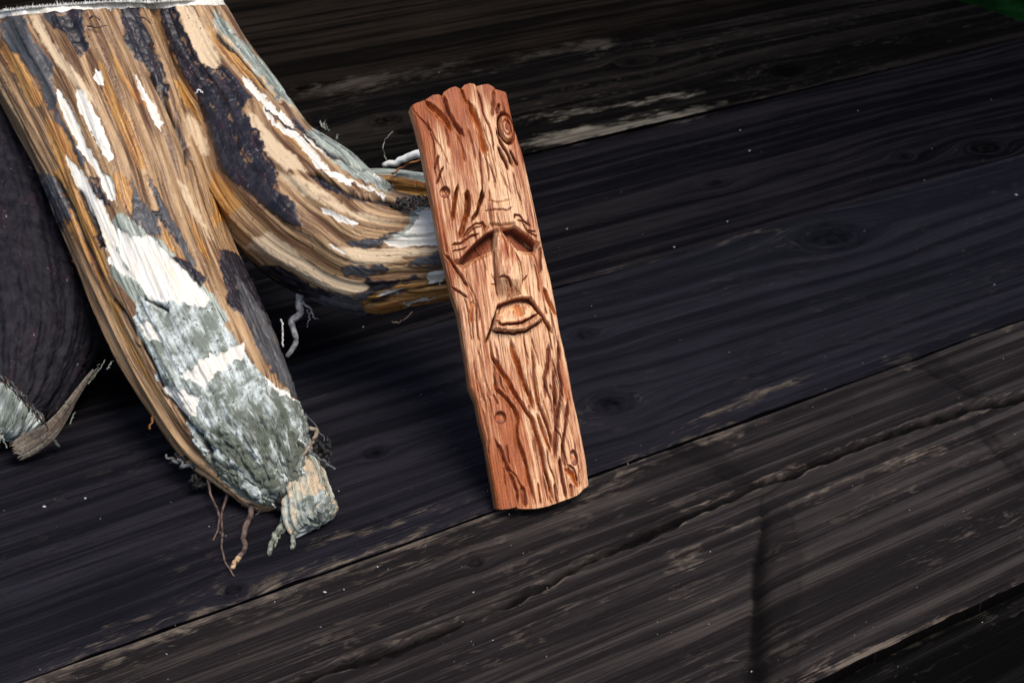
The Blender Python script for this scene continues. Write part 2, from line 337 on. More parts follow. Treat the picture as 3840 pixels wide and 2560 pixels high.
hgt = -.0016*np.abs(2*S0-1)**3.0-.0006*sstep(.02, 0, np.minimum(S0, 1-S0))
stain = np.zeros_like(hgt); orange = np.zeros_like(hgt)
def groove(pts, wd, depth, st=.8, org=.25, taper=True):
    """wd: half width in source px, depth in mm"""
    global hgt, stain, orange
    lo = np.min(pts, 0)-wd*4; hi = np.max(pts, 0)+wd*4
    m = (Pw[..., 0] > lo[0]) & (Pw[..., 0] < hi[0]) & (Pw[..., 1] > lo[1]) & (Pw[..., 1] < hi[1])
    d, t = dline(Pw[m], pts); k = (np.clip(np.minimum(t, 1-t)*6+.25, 0, 1) if taper else 1)
    ww = wd*k*1.1; x = d/np.maximum(ww, .5)
    cut = np.clip(1-x, 0, 1)*k
    hgt[m] -= depth*.0016*cut*(1+.35*noise(uu[m]*700, vv[m]*250, depth*3)); hgt[m] += depth*.00012*np.exp(-((x-1.35)/.35)**2)*k
    stain[m] = np.maximum(stain[m], min(1, st*1.1)*np.clip(1.25-x, 0, 1)*k)
    orange[m] = np.maximum(orange[m], org*np.clip(1.4-x, 0, 1)*k)
ga = [([(350, 285), (440, 380), (520, 460), (600, 560), (640, 640)], 26, 1.3, .7, .6), ([(550, 240), (580, 330), (610, 430), (660, 540), (720, 620), (790, 700)], 24, 1.2, .8, .3),
      ([(820, 300), (870, 400), (930, 520), (970, 640), (1000, 800), (1040, 930)], 34, 1.4, .7, .8), ([(560, 1030), (520, 1120), (480, 1230)], 13, 1.0, .9, .2),
      ([(500, 900), (490, 980), (460, 1070)], 12, .8, .7, .3), ([(1190, 310), (1160, 400), (1165, 440)], 16, .9, .9, .1), ([(1150, 600), (1200, 760), (1280, 900), (1350, 1040)], 17, 1.3, 1, .1),
      ([(1300, 840), (1350, 920), (1400, 1020)], 14, 1.2, 1, .1), ([(1160, 800), (1220, 930), (1290, 1080)], 17, 1.1, .9, .2), ([(1130, 170), (1120, 300), (1105, 480)], 22, .6, .8, .2),
      ([(750, 160), (780, 250), (810, 340)], 14, .8, .6, .5), ([(925, 130), (960, 260), (1000, 420), (1060, 560), (1100, 700), (1130, 900)], 12, .7, .7, 0),
      ([(720, 1240), (690, 1400), (650, 1600)], 20, 1.2, .8, .6), ([(815, 1300), (820, 1450), (805, 1640)], 26, 1.4, .9, .5), ([(1020, 1330), (960, 1460), (915, 1600)], 18, 1.4, .9, .3),
      ([(960, 800), (985, 1100), (990, 1300), (960, 1460)], 12, .7, .6, .3), ([(210, 370), (330, 520), (430, 650), (560, 900), (640, 1050)], 7, .5, .5, 0),
      ([(440, 440), (540, 540), (600, 700), (620, 860)], 14, .5, .5, .2), ([(700, 680), (760, 800), (800, 1000)], 12, .5, .5, .3), ([(1060, 1000), (1120, 1130), (1150, 1250)], 9, .5, .7, 0), ([(1190, 1080), (1260, 1250), (1340, 1350)], 9, .4, .5, 0)]
for g_ in ga: groove(cA(g_[0]), g_[1]/3.0156*1.15, *g_[2:])
gb = [([(290, 0), (260, 150), (240, 340)], 16, 1.2, .8, .5), ([(400, 40), (395, 200), (350, 370), (315, 490)], 22, 1.6, .9, .5), ([(530, 0), (515, 110), (480, 220), (425, 340)], 15, 1.4, .9, .4),
      ([(350, 480), (400, 410), (470, 350), (530, 338), (556, 380), (545, 420)], 11, 1.0, .7, .4), ([(370, 480), (440, 405), (530, 362)], 8, .7, .6, .2), ([(235, 550), (330, 532), (400, 482), (500, 445)], 12, 1.0, .8, .4),
      ([(240, 606), (320, 592), (390, 565)], 8, .7, .8, .2), ([(832, 310), (838, 262), (880, 266), (915, 312), (995, 368)], 10, .9, .9, 0), ([(850, 310), (900, 320), (960, 410), (1050, 418)], 9, .9, .8, 0),
      ([(920, 362), (980, 430), (1065, 466)], 8, .8, .9, 0), ([(170, 630), (250, 720), (330, 840), (415, 975)], 16, 1.1, .75, .1), ([(245, 935), (310, 985), (400, 1055)], 11, .9, .75, .1),
      ([(445, 1080), (430, 1180), (435, 1290)], 18, .7, .3, .7), ([(1100, 540), (1088, 700), (1095, 815)], 16, .9, .85, 0), ([(1115, 950), (1160, 1070), (1200, 1140), (1250, 1225)], 18, 1.2, .5, .8),
      ([(1130, 1130), (1150, 1200)], 8, .6, .6, .2), ([(635, 560), (637, 740), (655, 870), (668, 960), (685, 1080)], 9, .5, .7, 0), ([(780, 470), (830, 600), (890, 720), (912, 840), (905, 940)], 12, .8, .7, 0),
      ([(665, 872), (700, 858), (750, 885), (790, 975)], 11, .9, .8, .2), ([(605, 925), (672, 915)], 7, .4, .7, 0), ([(610, 820), (655, 880)], 6, .4, .7, 0), ([(970, 825), (915, 885), (905, 930)], 8, .5, .8, 0),
      ([(690, 1105), (640, 1230), (602, 1370), (553, 1475)], 11, 2.2, 1, 0), ([(985, 1055), (1060, 1170), (1120, 1260), (1200, 1385)], 17, 2.2, .95, .5), ([(640, 1270), (720, 1300), (850, 1300), (960, 1262), (1060, 1190)], 14, 1.9, .95, .3),
      ([(606, 1362), (700, 1384), (800, 1392), (920, 1376), (1020, 1322), (1110, 1255)], 12, 1.7, .95, .3), ([(540, 235), (650, 212), (760, 222), (830, 190)], 12, .35, .6, 0), ([(590, 130), (700, 150), (800, 120)], 14, .3, .35, 0)]
for g_ in gb: groove(cB(g_[0]), g_[1]/2.5297*1.1, *g_[2:])
gcv = [([(415, 80), (440, 220), (520, 350), (600, 490), (700, 640), (770, 740), (800, 850), (850, 1000), (880, 1150), (930, 1350), (965, 1450)], 17, 1.4, .8, .5), ([(595, 60), (610, 170), (650, 280), (700, 430), (760, 570), (795, 670)], 20, 1.4, .8, .6),
       ([(770, 110), (785, 300), (800, 470), (830, 620), (880, 750), (930, 900), (950, 1040)], 14, 1.1, .7, .4), ([(450, 300), (470, 480), (560, 570), (620, 650), (650, 740), (645, 820), (650, 900), (690, 1030), (730, 1150), (760, 1300), (800, 1460)], 15, 1.3, .8, .5),
       ([(920, 100), (912, 250), (885, 400), (890, 560)], 17, 1.0, .8, 0), ([(955, 270), (965, 450), (968, 640), (985, 800), (970, 950), (960, 1110)], 19, 1.2, .85, 0), ([(1000, 80), (1000, 300), (1030, 450), (1000, 650), (985, 800)], 15, 1.1, .8, 0),
       ([(1080, 560), (1060, 800), (1030, 960), (1040, 1080), (1060, 1160)], 14, 1.1, .8, 0), ([(1050, 1150), (1110, 1200), (1160, 1310)], 22, 1.2, .5, .8), ([(1080, 1115), (1130, 1160), (1165, 1270)], 10, .9, .9, 0),
       ([(460, 900), (520, 1020), (580, 1180), (640, 1340), (655, 1470)], 14, .9, .85, .2), ([(445, 530), (490, 620)], 11, .5, .5, 0), ([(690, 1300), (720, 1480)], 18, .9, .9, .2), ([(825, 1270), (845, 1460)], 11, 1.0, .6, .5),
       ([(890, 1180), (925, 1400), (945, 1470)], 10, 1.0, .6, .6), ([(955, 1280), (990, 1450)], 11, 1.0, .7, .2), ([(1000, 1050), (1030, 1260), (1065, 1430)], 13, 1.2, .8, .2), ([(815, 690), (860, 830), (910, 960), (945, 1040)], 13, 1.0, .6, .6),
       ([(560, 1140), (640, 1220), (700, 1330)], 9, .5, .7, 0), ([(310, 130), (350, 260), (380, 430), (440, 560)], 10, .4, .5, .2), ([(1100, 1280), (1115, 1400)], 10, .9, .6, .3), ([(740, 560), (760, 760), (790, 980), (830, 1150)], 8, .4, .5, .1), ([(860, 560), (900, 700), (940, 860)], 8, .4, .5, .1)]
for g_ in gcv: groove(cC(g_[0]), g_[1]/2.2406*1.1, *g_[2:])
for i in range(64):        # thin flowing knife lines that follow the grain
    a_, t0 = rng.uniform(.04, .96), rng.uniform(0, .92); t1 = min(t0+rng.uniform(.05, .16), .995)
    if .36 < t0 < .60 and .2 < a_ < .85: continue
    q = []
    for k_ in np.linspace(t0, t1, 6):
        r_i, c_i = int(k_*(NV-1)), int(np.clip(a_+.012*math.sin(k_*40+i)+.18*(k_-t0)*math.sin(i*2.1), .02, .98)*(NU-1)); q.append(tuple(PXc[r_i, c_i]))
    groove(q, rng.uniform(2.2, 4.5), rng.uniform(.25, .6), rng.uniform(.4, .75), rng.uniform(0, .4))
# brow, eye sockets
brow = cB([(318, 694), (400, 602), (480, 520), (590, 432), (650, 403), (740, 396), (840, 375), (900, 420), (970, 470), (1045, 525)])
nose = cB([(655, 425), (700, 412), (745, 420), (790, 500), (832, 600), (888, 715), (912, 830), (905, 930), (900, 1010), (850, 1030), (770, 1060), (690, 1090), (668, 960), (652, 870), (634, 740), (632, 600)])
eyeL = cB([(320, 694), (400, 602), (480, 520), (590, 432), (650, 405), (640, 590), (560, 625), (440, 665), (365, 715)])
eyeR = cB([(745, 400), (840, 378), (900, 422), (970, 472), (1045, 527), (1042, 590), (960, 600), (870, 592), (810, 500)])
mouth = cB([(680, 1112), (760, 1078), (850, 1050), (910, 1040), (995, 1045), (1050, 1130), (1110, 1250), (1020, 1325), (920, 1380), (800, 1395), (700, 1388), (606, 1364), (640, 1250)])
db, tb = dline(PXc, brow); sL, sR = sdpoly(PXc, eyeL), sdpoly(PXc, eyeR); sN = sdpoly(PXc, nose); sM = sdpoly(PXc, mouth)
sock = np.minimum(sL, sR)
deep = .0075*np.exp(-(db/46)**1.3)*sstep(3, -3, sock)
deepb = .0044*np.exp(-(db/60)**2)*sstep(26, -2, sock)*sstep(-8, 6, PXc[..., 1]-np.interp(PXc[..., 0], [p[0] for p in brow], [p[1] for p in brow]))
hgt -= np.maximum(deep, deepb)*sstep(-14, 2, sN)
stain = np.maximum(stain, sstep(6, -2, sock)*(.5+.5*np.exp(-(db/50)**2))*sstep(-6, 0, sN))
# nose wedge: starts deep under the brow and rises to the tip
ny0, ny1, ny2 = 700+425/2.53, 700+900/2.53, 700+1060/2.53
yN = PXc[..., 1]
prof = np.interp(yN, [ny0, ny0+30, ny1-50, ny1, ny1+30, ny2], [-.0016, .0006, .0027, .0031, .0018, .0003])
ni = sstep(-1, 15, -sN); hgt += prof*np.clip(1-(1-np.clip(-sN/36, 0, 1))**2, 0, 1)**.75; tipc = cB([(785, 880)])[0]; hgt += .0008*np.exp(-((PXc[..., 0]-tipc[0])/34)**2-((PXc[..., 1]-tipc[1])/30)**2)*sstep(0, 8, -sN)
hgt -= .0011*np.exp(-np.clip(sN, 0, None)/22)*sstep(-4, 4, sN)*sstep(ny0-10, ny0+40, yN)*sstep(ny2+30, ny2-40, yN)
# brow bulge
fc = np.array(cB([(720, 270)])[0]); e_ = ((PXc[..., 0]-fc[0])/62)**2+((PXc[..., 1]-fc[1])/52)**2; up = (yN < np.interp(PXc[..., 0], [p[0] for p in brow], [p[1] for p in brow]))
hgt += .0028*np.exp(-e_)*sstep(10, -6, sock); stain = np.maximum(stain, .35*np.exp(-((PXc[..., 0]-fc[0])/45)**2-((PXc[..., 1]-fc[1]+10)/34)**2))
ul = cB([(590, 345), (700, 350), (840, 335), (850, 375), (740, 396), (650, 403), (590, 430), (560, 440)]); su = sdpoly(Pw, ul)
hgt -= .0010*sstep(4, -8, su); stain = np.maximum(stain, .45*sstep(4, -6, su)); orange = np.maximum(orange, .4*sstep(4, -6, su))
# mouth: undercut below the upper lip ramping out to the lower lip
mtop = cB([(680, 1112), (760, 1078), (850, 1050), (910, 1040), (995, 1045)]); dm, tm = dline(PXc, mtop)
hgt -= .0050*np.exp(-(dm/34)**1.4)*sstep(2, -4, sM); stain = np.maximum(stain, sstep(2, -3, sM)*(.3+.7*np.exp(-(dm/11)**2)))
hgt += .0030*np.exp(-((sM+13)/9)**2)*sstep(700+1180/2.53, 700+1300/2.53, yN)*sstep(2, -4, sM)
groove(cB([(870, 1100), (880, 1180), (890, 1232)]), 20, .9, .25, .7)
# knots
kn = [(cA([(1270, 595)])[0], 27, 50, -14, 'big'), (cA([(575, 1322)])[0], 17, 20, 0, 's'), (cC([(510, 728)])[0], 19, 22, 0, 's'), (cC([(1130, 1062)])[0], 14, 27, -8, 's')]
ks_ = []
for (c, rx, ry, an, kd_) in kn:
    a = math.radians(an); dx = PXc[..., 0]-c[0]; dy = PXc[..., 1]-c[1]
    X_ = dx*math.cos(a)+dy*math.sin(a); Y_ = -dx*math.sin(a)+dy*math.cos(a); r_ = np.hypot(X_/rx, Y_/ry); ks_.append(r_)
    if kd_ == 'big':
        hgt -= .0022*np.exp(-((r_-1.12)/.12)**2)*(1+.5*np.sign(-X_)*sstep(0, .5, np.abs(X_/rx))); hgt += .0010*sstep(1.05, .8, r_)-.0005*np.exp(-((r_-.55)/.09)**2)-.0004*np.exp(-((r_-.15)/.12)**2)
        stain = np.where(r_ < 1.3, np.maximum(stain*sstep(.8, 1.1, r_), np.maximum(np.exp(-((r_-1.12)/.14)**2), np.maximum(.8*np.exp(-((r_-.55)/.08)**2), .8*np.exp(-((r_-.12)/.14)**2)))), stain)
    else:
        hgt -= .0018*sstep(1.05, .75, r_)*(1-.75*sstep(-.9, .9, Y_/ry)); hgt -= .0006*np.exp(-((r_-1)/.12)**2)
        stain = np.maximum(stain, .85*np.exp(-((r_-1)/.2)**2)); stain = np.maximum(stain, .8*sstep(1, .7, r_)*sstep(.0, .8, np.abs(Y_/ry+.1)))
hgt += .00016*fbm(uu*1500, vv*80, 2.2, 3)+.00025*fbm(uu*120, vv*25, 5.2, 3)
# the reddish stain: heavier on the left side, foot and top
tone = .18*sstep(.6, .1, S0)+.14+.26*sstep(.35, 0, tt[..., 0])+.55*fbm(uu*130+3, vv*30, 4.4, 4)
tone += .3*sstep(.1, 0, tt[..., 0])+.0*uu
tone += .16*sstep(.55, 1, tt[..., 0])*sstep(.5, .2, S0)
tone -= .25*np.exp(-((S0-.62)/.2)**2)
tone = tone+.38*sstep(0, -10, sN)*(.6+1.2*noise(uu*160, vv*130, 3.3))+.15*(sM < 0)
orange = np.maximum(orange, .46*sstep(.6, 1, tt[..., 0])*(.6+.8*noise(uu*90, vv*20, 9.1)))
PC = BASE+Nc*hgt[..., None]
NC = -gnormals(PC); NC = NC if (NC.mean((0, 1))@Nc) > 0 else -NC
t = NT('carved_wood'); g_ = t.attr('gc', True); st = t.attr('stain'); og = t.attr('orange'); tn = t.attr('tone')
s1 = t.noise(g_, (1700, 90, 1), 5, .7); s2 = t.noise(g_, (620, 28, 1), 4, .6); s3 = t.noise(g_, (3600, 260, 1), 2, .6); s4 = t.noise(g_, (1300, 1100, 1), 3, .6)
f1 = t.math('ADD', tn, t.math('MULTIPLY', t.math('SUBTRACT', s2, .5), 1.5)); f1 = t.math('ADD', f1, t.math('MULTIPLY', t.math('SUBTRACT', s1, .5), 2.2))
col = t.mix(t.ramp(f1, -.30, .65), (.88, .54, .30), (.38, .098, .024))
sm = t.noise(g_, (900, 55, 1), 4, .65)
col = t.mix(t.math('MULTIPLY', t.ramp(sm, .54, .62), .45), col, (.36, .085, .026))
col = t.mix(t.math('MULTIPLY', t.ramp(s1, .55, .62), .75), col, (.17, .036, .018))
col = t.mix(t.math('MULTIPLY', t.ramp(s3, .58, .68), .45), col, (.22, .06, .03))
sv = t.math('ADD', st, t.math('MULTIPLY', t.math('SUBTRACT', s4, .5), .5))
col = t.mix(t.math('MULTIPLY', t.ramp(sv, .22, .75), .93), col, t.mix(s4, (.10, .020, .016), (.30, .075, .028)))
col = t.mix(t.math('MULTIPLY', t.ramp(t.math('ADD', og, t.math('MULTIPLY', t.math('SUBTRACT', s4, .5), 1.2)), .3, .6), .7), col, (.55, .17, .035))
hh = t.math('ADD', t.math('MULTIPLY', s1, .7), t.math('ADD', t.math('MULTIPLY', s3, .4), t.math('MULTIPLY', s4, .35)))
carve_m = t.end(col, .5, .4, t.bump(hh, .0003, .55))
spirit = empty('carved_face_board', tuple((PL+PR)/2), 'upright reddish wooden board carved with a long nosed bearded face', 'wood carving')
lab = np.zeros((NV, NU), int)
by = PXc[..., 1]; beard = sdpoly(PXc, cC([(385, 60), (560, 30), (800, 10), (1000, 40), (1085, 300), (1100, 560), (1080, 900), (1010, 1120), (930, 1120), (820, 1040), (700, 900), (560, 620), (450, 420)]))
lab[beard < 0] = 7
lab[sL < 0] = 1; lab[sR < 0] = 2; lab[sN < 0] = 3; lab[sM < 0] = 4
lab[ks_[0] < 1.2] = 5; lab[ks_[1] < 1.15] = 6; lab[ks_[2] < 1.15] = 8; lab[ks_[3] < 1.15] = 9
fl = lab[:-1, :-1].ravel(); FG = gridf(NV, NU)[:, ::-1]
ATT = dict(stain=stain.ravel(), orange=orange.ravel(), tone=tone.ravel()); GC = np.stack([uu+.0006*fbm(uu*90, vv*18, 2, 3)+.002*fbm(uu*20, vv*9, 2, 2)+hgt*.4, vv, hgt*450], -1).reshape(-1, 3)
PCf = PC.reshape(-1, 3); NCf = NC.reshape(-1, 3)
idx = np.arange(NV*NU).reshape(NV, NU)
loop = np.concatenate([idx[0, :], idx[1:, -1], idx[-1, -2::-1], idx[-2:0:-1, 0]]); Ln = len(loop)
for code, nm, lb in ((0, 'board', None), (1, 'eye_socket', None), (2, 'eye_socket', None), (3, 'nose', None), (4, 'mouth', None), (5, 'knot', 'large ringed knot near the top'), (6, 'knot', None), (8, 'knot', None), (9, 'knot', None), (7, 'beard', None)):
    F_ = FG[fl == code]; used, inv = np.unique(F_.ravel(), return_inverse=True); Fi = inv.reshape(-1, 4)
    V_ = PCf[used]; N_ = NCf[used]; A_ = {k: a[used] for k, a in ATT.items()}; G_ = GC[used]
    if code == 0:                                     # sides and back
        mp = -np.ones(NV*NU, int); mp[used] = np.arange(len(used)); lp = mp[loop]
        rims = []; base = len(V_); backc = BASE.reshape(-1, 3)[loop]
        cen = backc.mean(0); outw = backc-cen; outw -= (outw@Nc)[:, None]*Nc; outw /= np.linalg.norm(outw, axis=1)[:, None]
        vs, ns, g2 = [], [], []
        for q, dz in enumerate((0, .25, .6, 1.0)):
            p = PCf[loop]*(1-dz)+(backc-Nc*THK)*dz+outw*(.0003*fbm(np.arange(Ln)*.05, q*1.3, 0, 3))[:, None]*(q in (1, 2))
            vs.append(p); ns.append(outw); gg = GC[loop].copy(); gg[:, 0] += dz*.007; g2.append(gg)
        k = np.arange(Ln); fs = []
        for q in range(3): fs.append(np.stack([base+q*Ln+k, base+q*Ln+(k+1) % Ln, base+(q+1)*Ln+(k+1) % Ln, base+(q+1)*Ln+k], 1))
        # back: strip across between left and right edge
        lb_ = np.array([base+3*Ln+i for i in range(Ln)]); R_i = lb_[NU-1:NU-1+NV]; L_i = np.r_[lb_[0], lb_[::-1][:NV-1]]
        n_ = min(len(R_i), len(L_i)); fs.append(np.stack([L_i[:n_-1], R_i[:n_-1], R_i[1:n_], L_i[1:n_]], 1))
        V_ = np.vstack([V_]+vs); N_ = np.vstack([N_]+ns); G_ = np.vstack([G_]+g2); Fi = np.vstack([Fi]+fs)
        extra = dict(stain=.15, orange=.2, tone=.35); A_ = {k_: np.r_[a, np.full(4*Ln, extra[k_])] for k_, a in A_.items()}
        o = mesh(nm, V_, Fi, carve_m, spirit, attrs=A_, vecs=dict(gc=G_))
    else:
        o = mesh(nm, V_, Fi, carve_m, spirit, attrs=A_, vecs=dict(gc=G_), normals=N_)
    if lb: o['label'] = lb

# ================================================================== STUMP
s1c = lambda p: cr(0, 0, 2.45, p); s2c = lambda p: cr(800, 0, 2.45, p); s3c = lambda p: cr(0, 640, 2.45, p); s4c = lambda p: cr(800, 640, 2.45, p); s5c = lambda p: cr(0, 1280, 2.45, p); s6c = lambda p: cr(560, 1400, 1.96, p)
WHITE = [[(440, 850), (500, 890), (560, 880), (640, 960), (720, 1040), (790, 1120), (760, 1150), (640, 1130), (560, 1120), (520, 1060), (450, 960)], s3c([(1270, 1400), (1400, 1410), (1500, 1568), (1380, 1568)]),
         [(210, 331), (225, 345), (260, 400), (290, 470), (330, 545), (380, 640), (365, 650), (320, 590), (270, 500), (235, 430), (213, 370)],
         [(241, 584), (270, 600), (315, 645), (345, 700), (385, 760), (425, 845), (450, 910), (440, 925), (395, 905), (345, 830), (305, 735), (268, 660)],
         [(282, 331), (310, 345), (345, 400), (380, 470), (425, 590), (415, 620), (370, 560), (325, 470), (295, 400)],
         [(355, 245), (380, 265), (396, 327), (384, 322), (347, 278)], [(496, 269), (518, 290), (580, 392), (612, 469), (608, 490), (588, 461), (522, 343)],
         [(898, 265), (935, 302), (996, 367), (1078, 441), (1112, 486), (1100, 484), (1053, 449), (984, 388), (922, 318)],
         [(976, 384), (1045, 461), (1127, 510), (1188, 580), (1241, 640), (1192, 629), (1118, 539), (1045, 478), (996, 420)],
         [(1208, 640), (1253, 640), (1331, 685), (1310, 693), (1249, 664)], [(1290, 664), (1392, 705), (1453, 730), (1437, 746), (1371, 709)],
         [(1204, 775), (1249, 795), (1290, 815), (1343, 836), (1327, 848), (1261, 824), (1212, 799)], [(1229, 913), (1269, 930), (1296, 946), (1286, 950), (1241, 926)],
         [(1437, 901), (1494, 885), (1641, 873), (1657, 922), (1576, 922), (1494, 932), (1453, 922)], [(1584, 1040), (1616, 1020), (1678, 1007), (1720, 1005), (1690, 1040), (1649, 1064), (1608, 1060)],
         [(1424, 1113), (1461, 1089), (1527, 1081), (1547, 1093), (1494, 1113), (1441, 1122)], [(1506, 1134), (1576, 1113), (1637, 1109), (1600, 1130), (1527, 1146)],
         [(1580, 790), (1625, 760), (1700, 760), (1700, 870), (1514, 868), (1560, 830)], [(1392, 656), (1408, 652), (1429, 685)],
         [(612, 1443), (694, 1464), (747, 1492), (739, 1562), (694, 1562), (653, 1525)], [(673, 1402), (776, 1341), (918, 1280), (914, 1333), (804, 1402), (767, 1460)],
         s3c([(870, 0), (960, 20), (1040, 100), (1080, 300), (1000, 260), (900, 60)]), s1c([(980, 20), (1020, 60), (1010, 120)]),
         s6c([(840, 10), (870, 20), (1000, 150), (1100, 200), (1060, 210), (960, 150)]), s3c([(970, 640), (1060, 700), (1150, 900), (1300, 1000), (1180, 980), (1020, 860)]),
         s2c([(820, 1200), (900, 1280), (1000, 1400), (960, 1390), (850, 1260)])]
PALE = [[(690, 415), (735, 450), (770, 520), (775, 575), (745, 570), (700, 490)], s1c([(260, 130), (350, 130), (450, 330), (600, 560), (760, 740), (900, 1000), (700, 800), (500, 560), (350, 330)]),
        s1c([(1580, 10), (1700, 10), (1850, 200), (1950, 400), (2050, 600), (1960, 660), (1850, 600), (1760, 420), (1680, 200)]), s2c([(320, 1040), (400, 1080), (560, 1250), (760, 1420), (840, 1568), (640, 1568), (450, 1350), (350, 1180)]),
        s4c([(480, 560), (700, 700), (900, 860), (1100, 960), (1400, 1030), (1440, 1100), (1250, 1140), (1050, 1100), (850, 980), (600, 830), (300, 700)]), s2c([(0, 190), (150, 360), (400, 620), (700, 930), (1000, 1180), (900, 1150), (600, 900), (300, 560), (0, 260)]),
        s4c([(1150, 700), (2100, 720), (1800, 780), (1600, 850), (1300, 860)]), s3c([(1640, 100), (1720, 150), (1850, 400), (1950, 640), (1850, 500), (1700, 250)]), s4c([(560, 0), (800, 200), (1000, 300), (1300, 430), (1700, 480), (1250, 360), (900, 100)])]
DARK = [[(0, 70), (90, 60), (110, 130), (150, 180), (200, 240), (190, 290), (215, 390), (180, 420), (170, 380), (150, 310), (90, 240), (70, 200), (10, 160)], [(155, 48), (300, 20), (315, 120), (330, 190), (300, 210), (235, 115), (200, 110)],
        [(445, 0), (506, -20), (527, 82), (571, 163), (604, 245), (624, 302), (629, 371), (571, 286), (510, 212), (469, 143), (465, 82)],
        [(584, -30), (641, -30), (673, 69), (727, 184), (776, 261), (849, 253), (898, 310), (950, 370), (905, 410), (971, 510), (1029, 612), (1045, 722), (1102, 762), (1131, 844), (1122, 856), (1065, 832), (984, 775), (935, 722), (861, 673), (820, 620), (776, 490), (735, 359), (694, 286), (653, 204), (610, 90)],
        [(963, 991), (1004, 987), (1086, 1020), (1167, 1069), (1249, 1097), (1331, 1109), (1384, 1085), (1371, 1044), (1412, 1044), (1494, 1048), (1555, 1028), (1567, 1044), (1494, 1064), (1433, 1089), (1351, 1130), (1371, 1171), (1453, 1191), (1698, 1125), (1720, 1300), (1200, 1330), (860, 1150), (820, 930), (850, 940)],
        [(1282, 1003), (1318, 991), (1392, 1003), (1445, 987), (1453, 1011), (1371, 1040), (1290, 1024)], [(1535, 991), (1576, 962), (1661, 942), (1720, 940), (1720, 995), (1576, 1003)],
        [(1290, 901), (1412, 897), (1494, 856), (1445, 910), (1392, 926), (1322, 922)], [(878, 1032), (971, 1150), (1053, 1280), (1130, 1492), (1095, 1490), (1040, 1420), (960, 1280), (930, 1200), (900, 1110)],
        [(490, 660), (527, 742), (592, 824), (604, 885), (563, 881), (490, 811), (500, 740)], [(551, 660), (580, 700), (630, 790), (680, 870), (735, 1000), (715, 990), (650, 880), (600, 800)],
        [(155, 640), (195, 660), (240, 740), (262, 820), (245, 830), (200, 740)], [(184, 388), (220, 429), (278, 531), (327, 592), (318, 637), (265, 531), (204, 449)], s3c([(820, 40), (900, 80), (1020, 330), (960, 330), (860, 180)]),
        s2c([(400, 880), (520, 950), (640, 1120), (900, 1300), (880, 1350), (700, 1200), (480, 1000)]), s2c([(690, 1100), (800, 1150), (980, 1330), (1200, 1500), (1100, 1460), (820, 1230)]),
        s3c([(900, 560), (960, 620), (950, 740), (880, 640)]), s3c([(1400, 380), (1560, 380), (1600, 500), (1700, 700), (1600, 640), (1480, 480)]), s3c([(1560, 780), (1700, 800), (1900, 1000), (1850, 1060), (1640, 880)]),
        s4c([(850, 0), (1100, 120), (1350, 260), (1500, 270), (1300, 290), (1000, 140)]), s3c([(330, 0), (420, 140), (520, 330), (600, 560), (500, 480), (380, 240)])]
SLATE = [DARK[0], DARK[5], DARK[6], DARK[7], DARK[8], DARK[9], DARK[10], DARK[11], DARK[12], [(1120, 1120), (1250, 1100), (1400, 1100), (1360, 1240), (1100, 1240)], s1c([(450, 130), (500, 330), (480, 560), (250, 600), (100, 250), (50, 150)])]
ORANGE = [[(0, 155), (40, 170), (90, 260), (165, 370), (150, 405), (105, 395), (60, 300), (15, 215)], [(365, 220), (400, 260), (430, 350), (480, 430), (520, 520), (550, 640), (520, 640), (470, 540), (420, 420), (385, 330)],
          [(412, 143), (441, 212), (482, 294), (559, 408), (545, 410), (490, 347), (445, 265)], [(649, 286), (694, 335), (755, 449), (767, 473), (735, 441), (669, 367)], [(790, 620), (850, 690), (900, 760), (880, 800), (800, 860)],
          [(776, 98), (800, 127), (882, 204), (963, 286), (1045, 367), (1053, 392), (963, 322), (882, 245), (800, 159)], [(1360, 1135), (1430, 1090), (1550, 1060), (1720, 1050), (1720, 1120), (1535, 1170), (1420, 1185), (1370, 1165)],
          [(190, 640), (250, 640), (305, 760), (345, 850), (385, 940), (400, 1000), (420, 1080), (395, 1120), (350, 1020), (300, 930), (255, 860), (225, 760)], [(395, 1120), (420, 1080), (470, 1250), (540, 1380), (600, 1490), (592, 1492), (510, 1362), (465, 1277)],
          [(430, 640), (500, 690), (540, 760), (530, 810), (480, 790), (440, 740)], s2c([(480, 1060), (700, 1260), (1000, 1568), (960, 1540), (760, 1350), (600, 1200)]), s3c([(1480, 500), (1600, 700), (1800, 900), (1700, 850), (1500, 620)]),
          s1c([(400, 1060), (560, 1200), (700, 1420), (760, 1568), (560, 1568), (460, 1300)]), s4c([(950, 260), (1000, 330), (1200, 460), (1600, 560), (1300, 500), (1050, 420)]), s1c([(1900, 1250), (2050, 1450), (2000, 1480)]),
          s3c([(2150, 900), (2300, 1300), (2310, 1420), (2200, 1200)]), s3c([(1700, 350), (1850, 600), (1980, 900), (1850, 760)])]
LICH = [[(520, 1110), (640, 1090), (740, 1110), (800, 1140), (860, 1230), (930, 1340), (1000, 1420), (1116, 1500), (1170, 1563), (1150, 1732), (1110, 1900), (1050, 1900), (927, 1880), (830, 1800), (755, 1690), (690, 1580), (640, 1500), (580, 1410), (540, 1290), (500, 1200)]]
